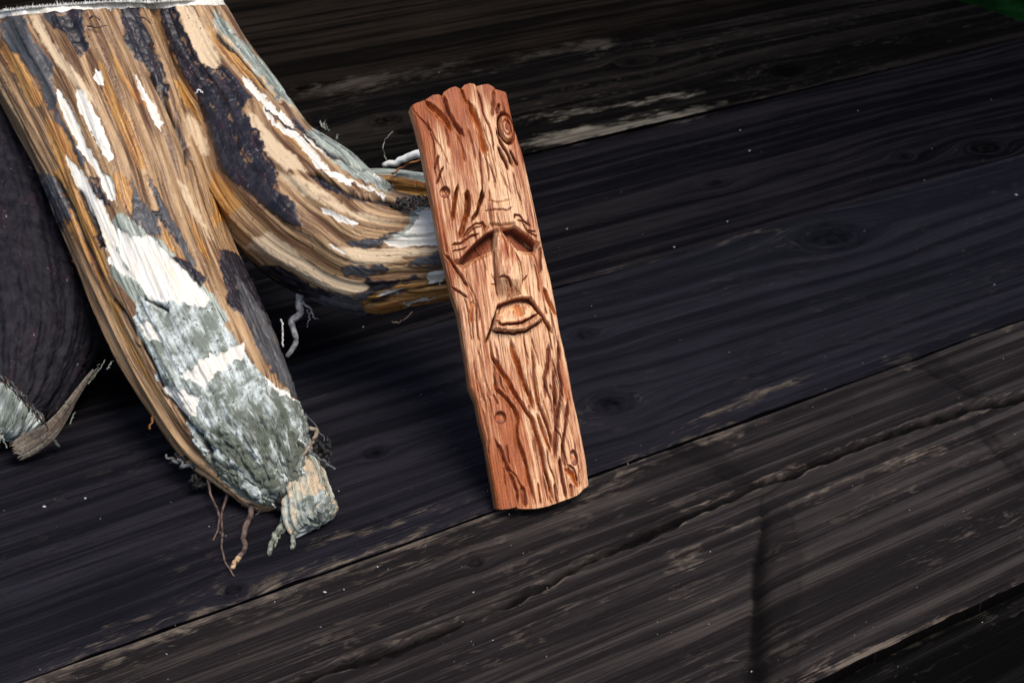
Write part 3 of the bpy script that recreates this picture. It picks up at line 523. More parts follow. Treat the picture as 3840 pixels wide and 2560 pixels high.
GREY = [s2c([(790, 1180), (1000, 1200), (1250, 1350), (1568, 1530), (1640, 1568), (1568, 1640), (1200, 1568), (1000, 1400), (900, 1300)]), s4c([(1160, -20), (1500, 0), (1660, 40), (1640, 200), (1500, 160), (1300, 60)]),
        s4c([(1850, 330), (2200, 250), (2200, 640), (1560, 640), (1640, 560), (1750, 520)]), s2c([(0, 70), (60, 120), (380, 520), (700, 850), (960, 1120), (940, 1150), (600, 880), (200, 420), (0, 220)]),
        [(430, 800), (500, 820), (600, 900), (700, 1000), (800, 1110), (860, 1200), (800, 1240), (640, 1180), (500, 1130), (430, 1040), (400, 930)], s3c([(1260, 1380), (1500, 1400), (1700, 1568), (1300, 1568)])]
CRACK = [s3c([(460, 0), (540, 130), (660, 380), (750, 620), (850, 830), (960, 1050), (1010, 1160), (1120, 1290), (1200, 1420), (1260, 1568)]), s4c([(1370, 1245), (1560, 1190), (1800, 1110), (2000, 1060), (2250, 1010)]),
         s1c([(1340, 620), (1500, 880), (1560, 1000), (1640, 1160), (1720, 1380), (1740, 1568)]), s3c([(700, 150), (820, 420), (900, 600), (960, 740)]), s3c([(1300, 1150), (1480, 1240), (1560, 1270)]), s2c([(930, 1280), (1100, 1400), (1250, 1500), (1400, 1568)]),
         s1c([(1400, 400), (1450, 600), (1530, 800)]), s4c([(800, 0), (1000, 60), (1300, 230), (1640, 290), (2030, 300)]), s5c([(1520, 470), (1680, 700), (1850, 860), (2000, 1120)]), s2c([(0, 260), (200, 480), (400, 700), (640, 960)]), s5c([(1280, 0), (1400, 220), (1500, 420)])]
# end plane of the stump: seen almost edge-on from below
q1, q2 = unproj(np.array(0.), np.array(66.), np.array(.49)), unproj(np.array(745.), np.array(0.), np.array(.49))
q3 = CAMP+np.array([0, ST, CT])*.045
CN = np.cross(q2-q1, q3-q1); CN /= np.linalg.norm(CN); CN = CN if CN[2] > 0 else -CN
def root(name, ctrl, nS, nT, seed, kd=.95, lobes=.05, rough=.012, ends=(None, 'round'), cutplane=True, painted=True, base=None, mat=None, label=None, lump=0, fsc=1.0, bks=.8):
    c = catmull(ctrl, nS*3); P = unproj(c[:, 0], c[:, 1], c[:, 2]); R = c[:, 3]*c[:, 2]/FPX
    d = np.r_[0, np.cumsum(np.linalg.norm(np.diff(P, axis=0), axis=1))]; u = np.linspace(0, d[-1], nS)
    P = np.stack([np.interp(u, d, P[:, k]) for k in range(3)], 1); R = np.interp(u, d, R)
    T = np.gradient(P, axis=0); T /= np.linalg.norm(T, axis=1)[:, None]
    W = P-CAMP; W /= np.linalg.norm(W, axis=1)[:, None]
    Sd = np.cross(T, W); Sd /= np.linalg.norm(Sd, axis=1)[:, None]; Nn = np.cross(Sd, T); Nn = np.where((Nn*W).sum(1, keepdims=True) > 0, -Nn, Nn)
    ph = np.linspace(0, 2*np.pi, nT, endpoint=False)[None]; U = u[:, None]; L = u[-1]
    Rr = R[:, None]*np.ones_like(ph)
    cx, cy = np.cos(ph)*2, np.sin(ph)*2
    Rr = Rr*(1+lobes*fbm(cx*1.1+seed, cy*1.1, U*9, 3)+rough*fbm(cx*6+seed, cy*6, U*22, 3))
    if ends[1] == 'round':
        e = (L-U)/R[-1]; Rr = Rr*np.sqrt(np.clip(1-np.clip(1-e/ .55, 0, 1)**2.2, 0, 1))*(1+.25*fbm(cx*2+seed, cy*2, U*120, 4)*sstep(2.0, 0, e))
    if ends[1] == 'flat':
        e = (L-U)/R[-1]; Rr = Rr*np.clip((L-U)/.0012, 0, 1)**.5
    G = P[:, None]+Rr[..., None]*(np.cos(ph)[..., None]*Sd[:, None]+kd*np.sin(ph)[..., None]*Nn[:, None])
    if ends[1] == 'flat': G = G+T[:, None]*(.0015*fbm(cx*4+seed, cy*4, U*300, 4)*sstep(.006, 0, L-U))[..., None]
    if cutplane:
        dist = ((G-q1)@CN); TN = (T@CN)[:, None]; TN = np.where(np.abs(TN) < .2, .2*np.sign(TN+1e-9), TN)
        mv = np.clip(dist, 0, None)/TN; G = G-T[:, None]*mv[..., None]
        rim = sstep(.0026, .0015, -((G-q1)@CN)+.0004*fbm(ph*9, U*400+seed, 0, 2))
        Rq = sstep(0, 1, dist)
    else: rim = np.zeros(G.shape[:2])
    px = project(G); n1 = fbm(cx*2.5+seed, cy*2.5, U*60, 4); n2 = fbm(cx*2.5+seed+40, cy*2.5, U*60, 4)
    gcx = ph*R.mean()+.0008*fbm(cx*2, cy*2, U*30+seed, 2)
    # ragged edges: jitter mostly along the grain
    t2 = np.gradient(px[:, nT//4], axis=0); t2 /= np.maximum(np.linalg.norm(t2, axis=1)[:, None], 1e-9)
    j1 = fbm(ph*R.mean()*420+seed, U*45, seed, 4); Pj = px+t2[:, None]*(j1*13)[..., None]+np.stack([n1, n2], -1)*7
    nrm = gnormals(G); nrm = nrm if (nrm[:, nT//4]*Nn).sum() > 0 else -nrm
    face = ((G-CAMP)*nrm).sum(-1)/np.linalg.norm(G-CAMP, axis=-1); front = sstep(.05, -.15, face) if False else (np.sin(ph)+0*U > -.25)
    Pk = np.stack([fbm(px[..., 0]*.035, px[..., 1]*.035, seed, 4), fbm(px[..., 0]*.035, px[..., 1]*.035, seed+9, 4)], -1)*8
    M = {}
    bk = fbm(cx*1.6+seed, cy*1.6, U*16+seed, 4)
    def paint(polys, soft):
        a = np.full(px.shape[:2], 60.)
        lo, hi = px.reshape(-1, 2).min(0)-40, px.reshape(-1, 2).max(0)+40
        for q in polys:
            q = np.asarray(q, float)
            if (q.max(0) < lo).any() or (q.min(0) > hi).any(): continue
            b0, b1 = q.min(0)-45, q.max(0)+45
            mm = (Pj[..., 0] > b0[0]) & (Pj[..., 0] < b1[0]) & (Pj[..., 1] > b0[1]) & (Pj[..., 1] < b1[1]) & front
            if mm.any(): a[mm] = np.minimum(a[mm], sdpoly(Pj[mm]+Pk[mm], q))
        return sstep(soft, -soft, a)
    if painted:
        M['white'] = paint(WHITE, 8); M['pale'] = paint(PALE, 14); M['dark'] = paint(DARK, 9); M['orange'] = paint(ORANGE, 9); M['lichen'] = paint(LICH, 16)
        M['grey'] = paint(GREY, 16); M['slate'] = paint(SLATE, 14); M['dark'] = np.where(front, M['dark'], sstep(-.1, .1, bk))
        M['dark'] = M['dark']*(1-M['white']); M['lichen'] = np.maximum(M['lichen'], 0); M['slate'] = np.maximum(M['slate']*(1-M['lichen']), M['lichen']*sstep(1420, 1640, px[..., 1]+.35*(px[..., 0]-900)+40*n1))
    else:
        for k in ('white', 'pale', 'dark', 'orange', 'lichen', 'grey', 'slate'): M[k] = np.zeros(px.shape[:2])+(base or {}).get(k, 0)
        if base and 'fn' in base: base['fn'](M, px, U/L, ph, seed)
    ck = np.zeros(px.shape[:2])
    if painted:
        for q in CRACK:
            q = np.asarray(q); b0, b1 = q.min(0)-20, q.max(0)+20
            mm = (Pj[..., 0] > b0[0]) & (Pj[..., 0] < b1[0]) & (Pj[..., 1] > b0[1]) & (Pj[..., 1] < b1[1]) & front
            if mm.any():
                d_, t_ = dline(Pj[mm], q); ck[mm] = np.maximum(ck[mm], np.exp(-(d_/8)**2)*sstep(0, .08, t_)*sstep(1, .92, t_))
    strings = fbm(ph*R.mean()*900+seed, U*25, seed+3, 3); fold = fbm(cx*R.mean()*95+seed, cy*R.mean()*95, U*11, 3); rg3 = np.abs(noise(G[..., 0]*210+fold, G[..., 1]*210, G[..., 2]*210)); rg4 = np.abs(noise(G[..., 0]*460, G[..., 1]*460+seed, G[..., 2]*460)); rg5 = np.abs(noise(ph*R.mean()*420+fold*.6, U*170, seed*2.))
    disp = .00035*M['dark']-.0005*M['white']-.0022*ck+.00018*strings*(1-M['dark'])+.0013*fold*fsc+.0006*(np.minimum(rg3, .25)*2+np.minimum(rg4, .2)-.5)*(M['dark']+lump)*bks-.0003*np.clip(.07-rg5, 0, 1)/.07*(1-M['dark'])*(1-M['lichen'])*np.clip(fold*2+.3, 0, 1)
    ck = np.maximum(ck, .4*sstep(.035, .0, rg5)*(1-M['dark'])*(1-M['white'])*(1-M['lichen'])*np.clip(fold*2+.3, 0, 1))
    lc = M['lichen']; lw = lc*(.35+1.1*sstep(1480, 1640, px[..., 1]+.25*px[..., 0]-230)*(name == 'root')+.5*(name != 'root')); disp = disp+lw*.0010*(np.sqrt(np.minimum(rg3*3, 1))-.5+.45*np.sqrt(np.minimum(rg4*3, 1)))+lw*.0004*fbm(ph*R.mean()*260, U*620, seed, 3)
    ck = np.maximum(ck, .8*np.clip(lw, 0, 1)*np.maximum(sstep(.05, 0, rg3), .6*sstep(.05, 0, rg4)))
    G = G+nrm*(disp*sstep(0, .004, L-U)*(1-rim))[..., None]
    M['white'] = np.maximum(M['white'], rim*1.0); M['crack'] = ck; M['rim'] = rim
    ce = sstep(R[-1]*.5, R[-1]*.25, L-U) if ends[1] == 'round' else sstep(.0016, .0010, L-U)
    gcx = gcx*(1-ce)+ce*(Rr*np.cos(ph)*.35); gcy = U*(1-ce)+ce*(Rr*np.sin(ph)*7+.3)
    F = gridf(nS, nT, wrap=True)
    V = G.reshape(-1, 3); cap0 = len(V); V = np.vstack([V, G[0].mean(0), G[-1].mean(0)])
    k = np.arange(nT); k2 = (k+1) % nT
    caps = np.vstack([np.stack([k, k, k2, np.full(nT, cap0)], 1)[:, [1, 2, 3]], np.stack([(nS-1)*nT+k, (nS-1)*nT+k2, np.full(nT, cap0+1)], 1)])
    Fall = np.vstack([F, np.stack([caps[:, 0], caps[:, 1], caps[:, 2], caps[:, 2]], 1)])
    me = bpy.data.meshes.new(name)
    at = {kk: np.r_[a.ravel(), a[0].mean(), a[-1].mean()] for kk, a in M.items()}
    gc_ = np.stack([gcx+0*U, gcy+0*ph, np.full(px.shape[:2], seed*1.37)], -1).reshape(-1, 3); gc_ = np.vstack([gc_, gc_[:1], gc_[-1:]])
    tri = np.vstack([F[:, [0, 1, 2]], F[:, [0, 2, 3]], caps]); fill(me, V, tri, attrs=at, vecs=dict(gc=gc_))
    o = bpy.data.objects.new(name, me); C.objects.link(o); me.materials.append(mat or stump_m); o.parent = stump; o.matrix_parent_inverse = stump.matrix_basis.inverted()
    if label: o['label'] = label
    return o, G, rim, T
def root_mat(name, isl=.85):
    t = NT(name); g_ = t.attr('gc', True); aw, ap, ad, ao, al, ac, ag = [t.attr(k) for k in ('white', 'pale', 'dark', 'orange', 'lichen', 'crack', 'grey')]; asl = t.attr('slate')
    f1 = t.noise(g_, (1700, 45, 1), 4, .6); f2 = t.noise(g_, (420, 20, 1), 4, .6); f3 = t.noise(g_, (180, 90, 1), 5, .6); f4 = t.noise(g_, (1000, 700, 1), 4, .65); f5 = t.noise(g_, (330, 260, 1), 5, .65, .5)
    sb = lambda x: t.math('SUBTRACT', x, .5)
    m1 = t.math('ADD', t.math('MULTIPLY', sb(f1), 1.3), t.math('MULTIPLY', sb(f2), 1.6))
    tan = t.mix(t.ramp(m1, -.3, .35), (.105, .045, .018), (.53, .335, .17))
    tan = t.mix(t.ramp(t.math('ADD', ap, t.math('MULTIPLY', m1, .6)), .1, .9), tan, (.64, .475, .30))
    tan = t.mix(t.ramp(t.math('ADD', ao, t.math('MULTIPLY', m1, .5)), .3, .7), tan, t.mix(t.ramp(f1, .35, .65), (.20, .065, .016), (.60, .32, .09)))
    tan = t.mix(t.ramp(f4, .68, .74), tan, (.05, .025, .015))
    tan = t.mix(t.math('MULTIPLY', t.ramp(f1, .60, .70), .6), tan, (.09, .045, .025))
    gg = t.mix(t.ramp(m1, -.35, .3), (.10, .115, .095), (.50, .54, .46)); gg = t.mix(t.ramp(f1, .60, .67), gg, (.02, .022, .018)); gg = t.mix(t.ramp(f5, .55, .75), gg, (.68, .70, .66))
    tan = t.mix(t.ramp(t.math('ADD', ag, t.math('ADD', t.math('MULTIPLY', sb(f5), .8), t.math('MULTIPLY', m1, .4))), .35, .65), tan, gg)
    dk = t.mix(t.ramp(f5, .35, .7), (.006, .005, .008), (.032, .027, .035))
    dk = t.mix(t.math('MULTIPLY', t.ramp(f3, .55, .7), .8), dk, (.040, .016, .024))
    dk = t.mix(t.math('MULTIPLY', t.ramp(t.math('ADD', asl, t.math('MULTIPLY', sb(f5), .6)), .3, .7), .9), dk, t.mix(t.ramp(f3, .3, .7), (.050, .050, .056), (.115, .112, .115)))
    dk = t.mix(t.ramp(t.math('ADD', f4, t.math('MULTIPLY', sb(f3), .7)), .70, .82), dk, (.30, .31, .36))
    dk = t.mix(t.math('MULTIPLY', t.ramp(t.math('ADD', f2, t.math('MULTIPLY', sb(f5), 1.3)), .70, .75), isl), dk, (.22, .12, .06))
    spk = t.ramp(t.math('ADD', t.math('MULTIPLY', f4, .6), t.math('MULTIPLY', f3, .4)), .60, .64)
    tan = t.mix(t.math('MULTIPLY', spk, .8), tan, (.035, .02, .014))
    tan = t.mix(t.math('MULTIPLY', t.ramp(t.math('ADD', f2, sb(f3)), .62, .78), .55), tan, (.16, .075, .04))
    rag = t.math('ADD', t.math('MULTIPLY', sb(f4), .9), t.math('MULTIPLY', sb(f1), .9))
    tan = t.mix(t.math('MULTIPLY', t.ramp(t.math('ADD', ad, t.math('MULTIPLY', rag, .8)), .08, .42), .7), tan, (.16, .075, .035))
    dk = t.mix(.45 if isl == 0 else 0.0, dk, (.004, .004, .007))
    dm_ = t.ramp(t.math('ADD', ad, rag), .32, .66)
    col = t.mix(dm_, tan, dk)
    lv = t.math('ADD', t.math('MULTIPLY', sb(f5), 1.0), t.math('ADD', t.math('MULTIPLY', sb(f3), 1.4), t.math('MULTIPLY', sb(f1), .5)))
    li = t.mix(t.ramp(lv, -.25, .18), (.62, .67, .65), (.17, .19, .16)); li = t.mix(t.math('MULTIPLY', t.ramp(f2, .56, .72), .6), li, (.26, .27, .18))
    li = t.mix(t.ramp(f4, .59, .66), li, (.035, .037, .033))
    lm = t.ramp(t.math('ADD', al, t.math('ADD', t.math('MULTIPLY', sb(f5), .9), t.math('MULTIPLY', sb(f2), .6))), .4, .7)
    li = t.mix(t.math('MULTIPLY', asl, t.ramp(lv, -.5, .25)), li, (.085, .095, .07)); col = t.mix(lm, col, li)
    wm = t.ramp(t.math('ADD', aw, t.math('ADD', t.math('MULTIPLY', sb(f4), .3), t.math('MULTIPLY', sb(f1), .7))), .36, .62)
    col = t.mix(wm, col, t.mix(t.ramp(f1, .35, .7), (.86, .84, .78), (.62, .55, .44)))
    col = t.mix(t.math('MULTIPLY', t.ramp(ac, .3, .8), .9), col, (.012, .009, .008))
    hh = t.math('ADD', t.math('MULTIPLY', f1, .5 if isl else .05), t.math('ADD', t.math('MULTIPLY', f4, .5), t.math('MULTIPLY', f5, .4)))
    rg_ = t.math('ADD', .36 if isl else .7, t.math('MULTIPLY', lm, .5), clamp=True)
    return t.end(col, rg_, .4 if isl else .16, t.bump(hh, .0008, .42))
stump_m = root_mat('root_wood'); dark_root_m = root_mat('dark_bark', 0.0)
def plain(name, c1_, c2_, rough=.8):
    t = NT(name); tc = t.t.nodes.new('ShaderNodeTexCoord').outputs['Object']; n = t.noise(tc, (500, 500, 500), 4, .6)
    return t.end(t.mix(t.ramp(n, .35, .65), c1_, c2_), rough, .3, t.bump(n, .0005, .6))
m_grey = plain('rootlet_grey', (.045, .045, .045), (.17, .17, .17)); m_grey2 = plain('rootlet_slate', (.10, .10, .11), (.30, .30, .31)); m_brown = plain('rootlet_brown', (.04, .025, .02), (.15, .10, .08)); m_black = plain('fibre_dark', (.008, .008, .008), (.035, .032, .03))
m_or = plain('bark_orange', (.16, .05, .015), (.42, .17, .05)); m_white = plain('splinter_white', (.74, .72, .66), (.90, .90, .88)); m_green = plain('weathered_splinter', (.06, .065, .05), (.30, .31, .25)); m_crumb = plain('crumb_pale', (.28, .28, .28), (.5, .52, .55))

stump = empty('root_stump', tuple(ground(np.array(700.), np.array(1500.))), 'peeling cut tree stump with thick bare and barked roots spread over the table', 'tree stump')
R2c = [(40, -260, .505, 330), (170, -20, .495, 330), (330, 300, .482, 322), (440, 560, .470, 300), (545, 850, .458, 283), (640, 1080, .447, 275), (760, 1330, .436, 270), (880, 1560, .427, 245), (955, 1675, .420, 208), (1005, 1755, .416, 170), (1050, 1825, .413, 128), (1085, 1880, .411, 84)]
R3c = [(560, -330, .520, 180), (615, -60, .506, 180), (720, 190, .498, 195), (860, 420, .488, 215), (980, 640, .473, 250), (1150, 800, .462, 278), (1290, 890, .455, 262), (1400, 935, .450, 248), (1540, 940, .446, 205), (1660, 932, .444, 190), (1790, 915, .444, 182)]
R1c = [(-260, -150, .53, 260), (-120, 300, .51, 270), (20, 700, .492, 262), (80, 1000, .474, 262), (95, 1250, .458, 255), (60, 1440, .446, 205), (20, 1560, .438, 150), (-5, 1650, .436, 90)]
R4c = [(1290, 740, .50, 60), (1370, 715, .50, 75), (1450, 700, .495, 66), (1560, 712, .49, 62), (1700, 735, .482, 55), (1820, 760, .478, 40)]
o2, G2, rim2, T2 = root('root', R2c, 640, 420, 3, kd=.8, lobes=.05, ends=(None, 'round'), label='pale lichened root reaching forward')
o3, G3, rim3, T3 = root('root', R3c, 640, 400, 9, kd=.85, lobes=.045, fsc=.8, ends=(None, 'flat'), label='striped root reaching right behind the carving')
def r1fn(M, px, v, ph, seed):
    n = fbm(np.cos(ph)*2, np.sin(ph)*2, v*6, 4)
    M['dark'][:] = 1; e = sdpoly(px+n[..., None]*12, s5c([(-120, 340), (100, 400), (215, 540), (400, 690), (380, 860), (100, 1000), (-200, 1000)]))
    M['lichen'][:] = sstep(8, -8, e); M['dark'][:] = 1-sstep(8, -8, e); M['orange'][:] = 0
root('root', R1c, 420, 300, 21, kd=.95, lobes=.07, rough=.010, painted=False, base=dict(fn=r1fn), label='dark barked root at the left edge', lump=.5, fsc=.7, bks=.8, mat=dark_root_m)
def r4fn(M, px, v, ph, seed):
    y = px[..., 1]-np.interp(px[..., 0], [1470, 1610, 1720], [640, 672, 700]); M['orange'][:] = .75; M['pale'][:] = 0; M['grey'][:] = sstep(26, 14, y)*sstep(-60, -30, y); M['dark'][:] = sstep(60, 100, y)*.6
root('root', R4c, 200, 120, 33, kd=.9, lobes=.12, rough=.05, painted=False, cutplane=False, base=dict(fn=r4fn), label='short brown root half hidden behind the striped one')
STc = [(1085, 1660, .421, 66), (1134, 1775, .413, 84), (1155, 1860, .408, 90), (1170, 1925, .4055, 96), (1194, 1964, .404, 94)]
def stfn(M, px, v, ph, seed):
    q = sdpoly(px, s6c([(1100, 960), (1200, 860), (1290, 880), (1400, 960), (1200, 1300), (1040, 1300), (1080, 1100)])); n = fbm(np.cos(ph)*2, np.sin(ph)*2, v*5, 3)
    M['lichen'][:] = sstep(10, -10, q+n*16)*.75; M['slate'][:] = M['lichen']; M['pale'][:] = .9; M['grey'][:] = .55; M['white'][:] = .35*sstep(0, .3, n)
root('root_end', STc, 150, 130, 41, kd=.6, lobes=.15, rough=.05, painted=False, cutplane=False, base=dict(fn=stfn), ends=(None, 'flat'), lump=1.5)

# rootlets, fibres, splinters: bent tapered tubes
def tube(name, pts, zs, r0, r1, mat, n=34, m=7, wob=.00028, flat=1.0, label=None, par=None, seed=0, sub=None):
    pts = np.asarray(pts, float); zs = np.asarray(zs if hasattr(zs, '__len__') else [zs]*len(pts), float)
    c = catmull(np.c_[pts, zs], n); P = unproj(c[:, 0], c[:, 1], c[:, 2]); k = np.linspace(0, 1, n)
    P = P+np.stack([noise(k*8, seed*3.3+q, 1.) for q in (0., 5., 9.)], 1)*wob*2
    P[:, 2] = np.maximum(P[:, 2], r1*.6)
    T = np.gradient(P, axis=0); T /= np.linalg.norm(T, axis=1)[:, None]; a = np.cross(T, (0, .3, 1)); a /= np.linalg.norm(a, axis=1)[:, None]; b = np.cross(T, a)
    R = (r0+(r1-r0)*k)*(1+.12*noise(k*5, seed+2.2, 0)); ph = np.linspace(0, 2*np.pi, m, endpoint=False)
    G = P[:, None]+R[:, None, None]*(np.cos(ph)[None, :, None]*a[:, None]+flat*np.sin(ph)[None, :, None]*b[:, None])
    V = np.vstack([G.reshape(-1, 3), P[0], P[-1]+T[-1]*R[-1]]); F = gridf(n, m, wrap=True); q = np.arange(m); q2 = (q+1) % m
    tri = np.vstack([F[:, [0, 1, 2]], F[:, [0, 2, 3]], np.stack([q2, q, np.full(m, n*m)], 1), np.stack([(n-1)*m+q, (n-1)*m+q2, np.full(m, n*m+1)], 1)])
    o = mesh(name, V, tri, mat, par or stump)
    if label: o['label'] = label
    return o
PXM = .42/FPX
def zt(px, py, lift=.001): return float((( ground(np.array(float(px)), np.array(float(py)), lift)-CAMP)@np.array([0, CT, -ST])))
def zlist(pts, z0, zend=None):        # from root depth down to the table
    n = len(pts); ze = zt(*pts[-1]) if zend is None else zend
    return [min(z0+(ze-z0)*(i/(n-1))**1.2, zt(*pts[i])) for i in range(n)]
def rl(pts, z0, r0, r1, mat, ze=None, **k): return tube('rootlet', pts, zlist(pts, z0, ze), r0*PXM, r1*PXM, mat, **k)
a = rl([(1127, 1105), (1124, 1142), (1122, 1175), (1098, 1200), (1096, 1232), (1110, 1275), (1098, 1310), (1078, 1335)], .452, 17, 10, m_grey2, ze=.452, seed=1)
rl([(1135, 1130), (1167, 1167), (1175, 1191), (1196, 1196)], .452, 6, 2, m_grey2, ze=.455, seed=2)
rl([(1150, 1160), (1160, 1190), (1150, 1228)], .452, 3, 1.5, m_grey2, ze=.455, seed=3)
rl([(769, 1740), (779, 1788), (790, 1849), (815, 1910), (820, 1966), (802, 2025)], .418, 5, 3.5, m_brown, seed=4)
rl([(818, 1990), (838, 2005), (858, 2018)], .405, 3, 1.5, m_brown, seed=5)
rl([(861, 1810), (838, 1900), (830, 1971), (835, 2063), (851, 2119), (880, 2162)], .415, 5.5, 3, m_brown, seed=6)
rl([(985, 1850), (950, 1885), (940, 1930), (922, 1970), (914, 2015), (917, 2060), (892, 2094), (872, 2124)], .413, 13, 8.5, m_brown, seed=7)
tube('rootlet_tip', [(900, 2085), (885, 2105), (871, 2127)], [zt(900, 2085, .0012), zt(885, 2105, .001), zt(871, 2127)], 10*PXM, 8*PXM, plain('bare_tip', (.35, .2, .1), (.6, .42, .25)), n=10, seed=8)
rl([(908, 1892), (930, 1890), (945, 1900)], .411, 3, 4, m_brown, ze=.411, seed=31)
rl([(1075, 1900), (1055, 1966), (1029, 2012), (1009, 2073)], .409, 13, 9, m_green, seed=9)
rl([(1090, 1940), (1060, 1980), (1025, 2010)], .407, 8, 4, m_grey, seed=10)
rl([(1070, 1985), (1045, 2010), (1030, 2050)], .405, 6, 4, m_green, seed=11)
rl([(1106, 1960), (1104, 2000), (1094, 2052)], .405, 12, 9, m_green, seed=12)
rl([(1050, 1860), (1075, 1900), (1090, 1940), (1105, 1990)], .408, 26, 16, m_black, ze=.405, seed=13, wob=.001)
rl([(960, 1835), (975, 1870), (978, 1900), (960, 1930)], .409, 6, 3, m_green, seed=14)
rl([(1002, 1855), (1018, 1880), (1030, 1900)], .407, 5, 3, m_white, ze=.408, seed=15)
for i, q in enumerate([[(770, 1730), (713, 1745), (660, 1730), (621, 1711)], [(764, 1716), (720, 1725), (688, 1706)], [(775, 1745), (735, 1755), (700, 1740), (650, 1745)], [(770, 1725), (740, 1700), (690, 1712), (660, 1716)], [(783, 1690), (775, 1720), (765, 1750)], [(723, 1803), (745, 1818), (779, 1818)], [(730, 1795), (760, 1808), (785, 1822), (810, 1793), (815, 1757)], [(728, 1812), (755, 1800), (780, 1825)], [(740, 1790), (770, 1830), (800, 1812)]]):
    rl(q, .417, 11-.5*i, 4, m_black if i != 0 else m_grey, ze=.420, seed=40+i, wob=.0012)
rl([(1147, 1691), (1180, 1705), (1213, 1727), (1254, 1757)], .412, 6, 4.5, m_grey, ze=.402, seed=16)
rl([(1162, 1604), (1190, 1617), (1175, 1650), (1157, 1676), (1131, 1716)], .412, 8, 6, plain('stalk_tan', (.14, .10, .07), (.36, .28, .2)), ze=.410, seed=17)
rl([(1147, 1548), (1188, 1599), (1210, 1640), (1223, 1655), (1229, 1640)], .418, 1.8, 1.4, m_grey, ze=.415, seed=18)
for i, q in enumerate([[(1225, 1655), (1236, 1690), (1218, 1730), (1213, 1762)], [(1205, 1690), (1232, 1705), (1226, 1740)], [(1190, 1650), (1215, 1690), (1240, 1700)], [(1200, 1720), (1214, 1752), (1226, 1745)], [(1180, 1660), (1200, 1710), (1210, 1750)]]):
    rl(q, .416, 8, 4, m_black, ze=.415, seed=60+i, wob=.0012)
rl([(615, 1478), (597, 1495), (585, 1535)], .428, 5, 8, m_black, ze=.425, seed=19)
o = tube('bark_strip', [(598, 1492), (580, 1541), (561, 1606)], [.427, .425, .425], 9*PXM, 6*PXM, m_or, n=16, flat=.5, seed=20)
rl([(1057, 1195), (1060, 1240), (1058, 1300)], .452, 4, 4, m_white, ze=.455, seed=21)
rl([(1469, 494), (1441, 530), (1440, 571), (1447, 606)], .47, 1.8, 2, m_green, ze=.47, seed=22)
# white curled peel and green ridge behind
tube('peeled_strip', [(1438, 622), (1494, 604), (1545, 584), (1600, 572), (1680, 566)], [.482, .480, .478, .476, .476], 13*PXM, 26*PXM, m_white, n=26, m=11, flat=.9, seed=23)
tube('peeled_strip', [(1470, 655), (1500, 632), (1540, 612), (1590, 598)], [.486, .486, .484, .484], 10*PXM, 8*PXM, m_or, n=20, m=8, flat=.4, seed=24)
for i, q in enumerate([[(1210, 478), (1203, 462), (1201, 452)], [(1222, 486), (1215, 468), (1222, 452)], [(1265, 520), (1262, 508), (1270, 504)], [(1235, 492), (1226, 478), (1222, 462)], [(1462, 742), (1466, 715), (1475, 690)], [(1470, 745), (1480, 720), (1476, 700)], [(1458, 740), (1456, 722), (1462, 706)]]):
    tube('splinter', q, .462 if i < 4 else .445, 6*PXM, 2*PXM, m_green if i < 4 else m_grey, n=10, m=6, flat=.5, seed=70+i)
# crumpled bark by the end of the striped root
for i in range(9):
    y = 752+i*4.2+rng.uniform(-2, 2); x = 1465+rng.uniform(-10, 30)
    tube('bark_strip', [(x, y+rng.uniform(-4, 6)), (x+45, y-8+rng.uniform(-6, 6)), (x+90, y-6+rng.uniform(-5, 5)), (x+120+rng.uniform(0, 60), y-12+rng.uniform(-4, 4))], [.437, .4325, .431, .431], 7*PXM, 3*PXM, (m_grey, m_black, m_brown)[i % 3], n=18, m=6, flat=.5, wob=.0012, seed=80+i)
for i, q in enumerate([s4c([(2085, 1000), (2080, 1050), (2065, 1085)]), s4c([(1370, 780), (1320, 840), (1385, 860)]), s4c([(1260, 760), (1320, 800), (1380, 860)]), s4c([(1650, 590), (1720, 560), (1850, 595)]), s4c([(1640, 1385), (1720, 1390), (1830, 1300)])]):
    tube('splinter', q, [.436, .4335, .433][min(i, 2)], 6*PXM, 3*PXM, (m_white, m_brown, m_brown, m_green, m_brown)[i], n=12, m=6, flat=.5, seed=90+i)
for i, q in enumerate([s3c([(1660, 90), (1740, 170), (1820, 240)]), s3c([(1850, 330), (1890, 380), (1930, 430)]), s3c([(980, 1115), (1030, 1085), (1090, 1075)]), s3c([(660, 830), (720, 860), (800, 880)]), s1c([(800, 240), (870, 250), (980, 240)]), s1c([(820, 170), (870, 150), (910, 180)]), s1c([(700, 480), (780, 470), (850, 440)]), s1c([(1250, 150), (1330, 170), (1380, 220)]), s1c([(1800, 870), (1830, 830), (1860, 850)]), s6c([(790, 600), (795, 650), (800, 690)])]):
    zc = [.452, .452, .438, .452, .461, .461, .461, .471, .463, .406][i]
    tube('splinter', q, zc, 4.5*PXM, 2.5*PXM, (m_white, m_white, m_brown, m_or, m_brown, m_brown, m_brown, m_brown, m_white, m_green)[i], n=12, m=6, seed=100+i)
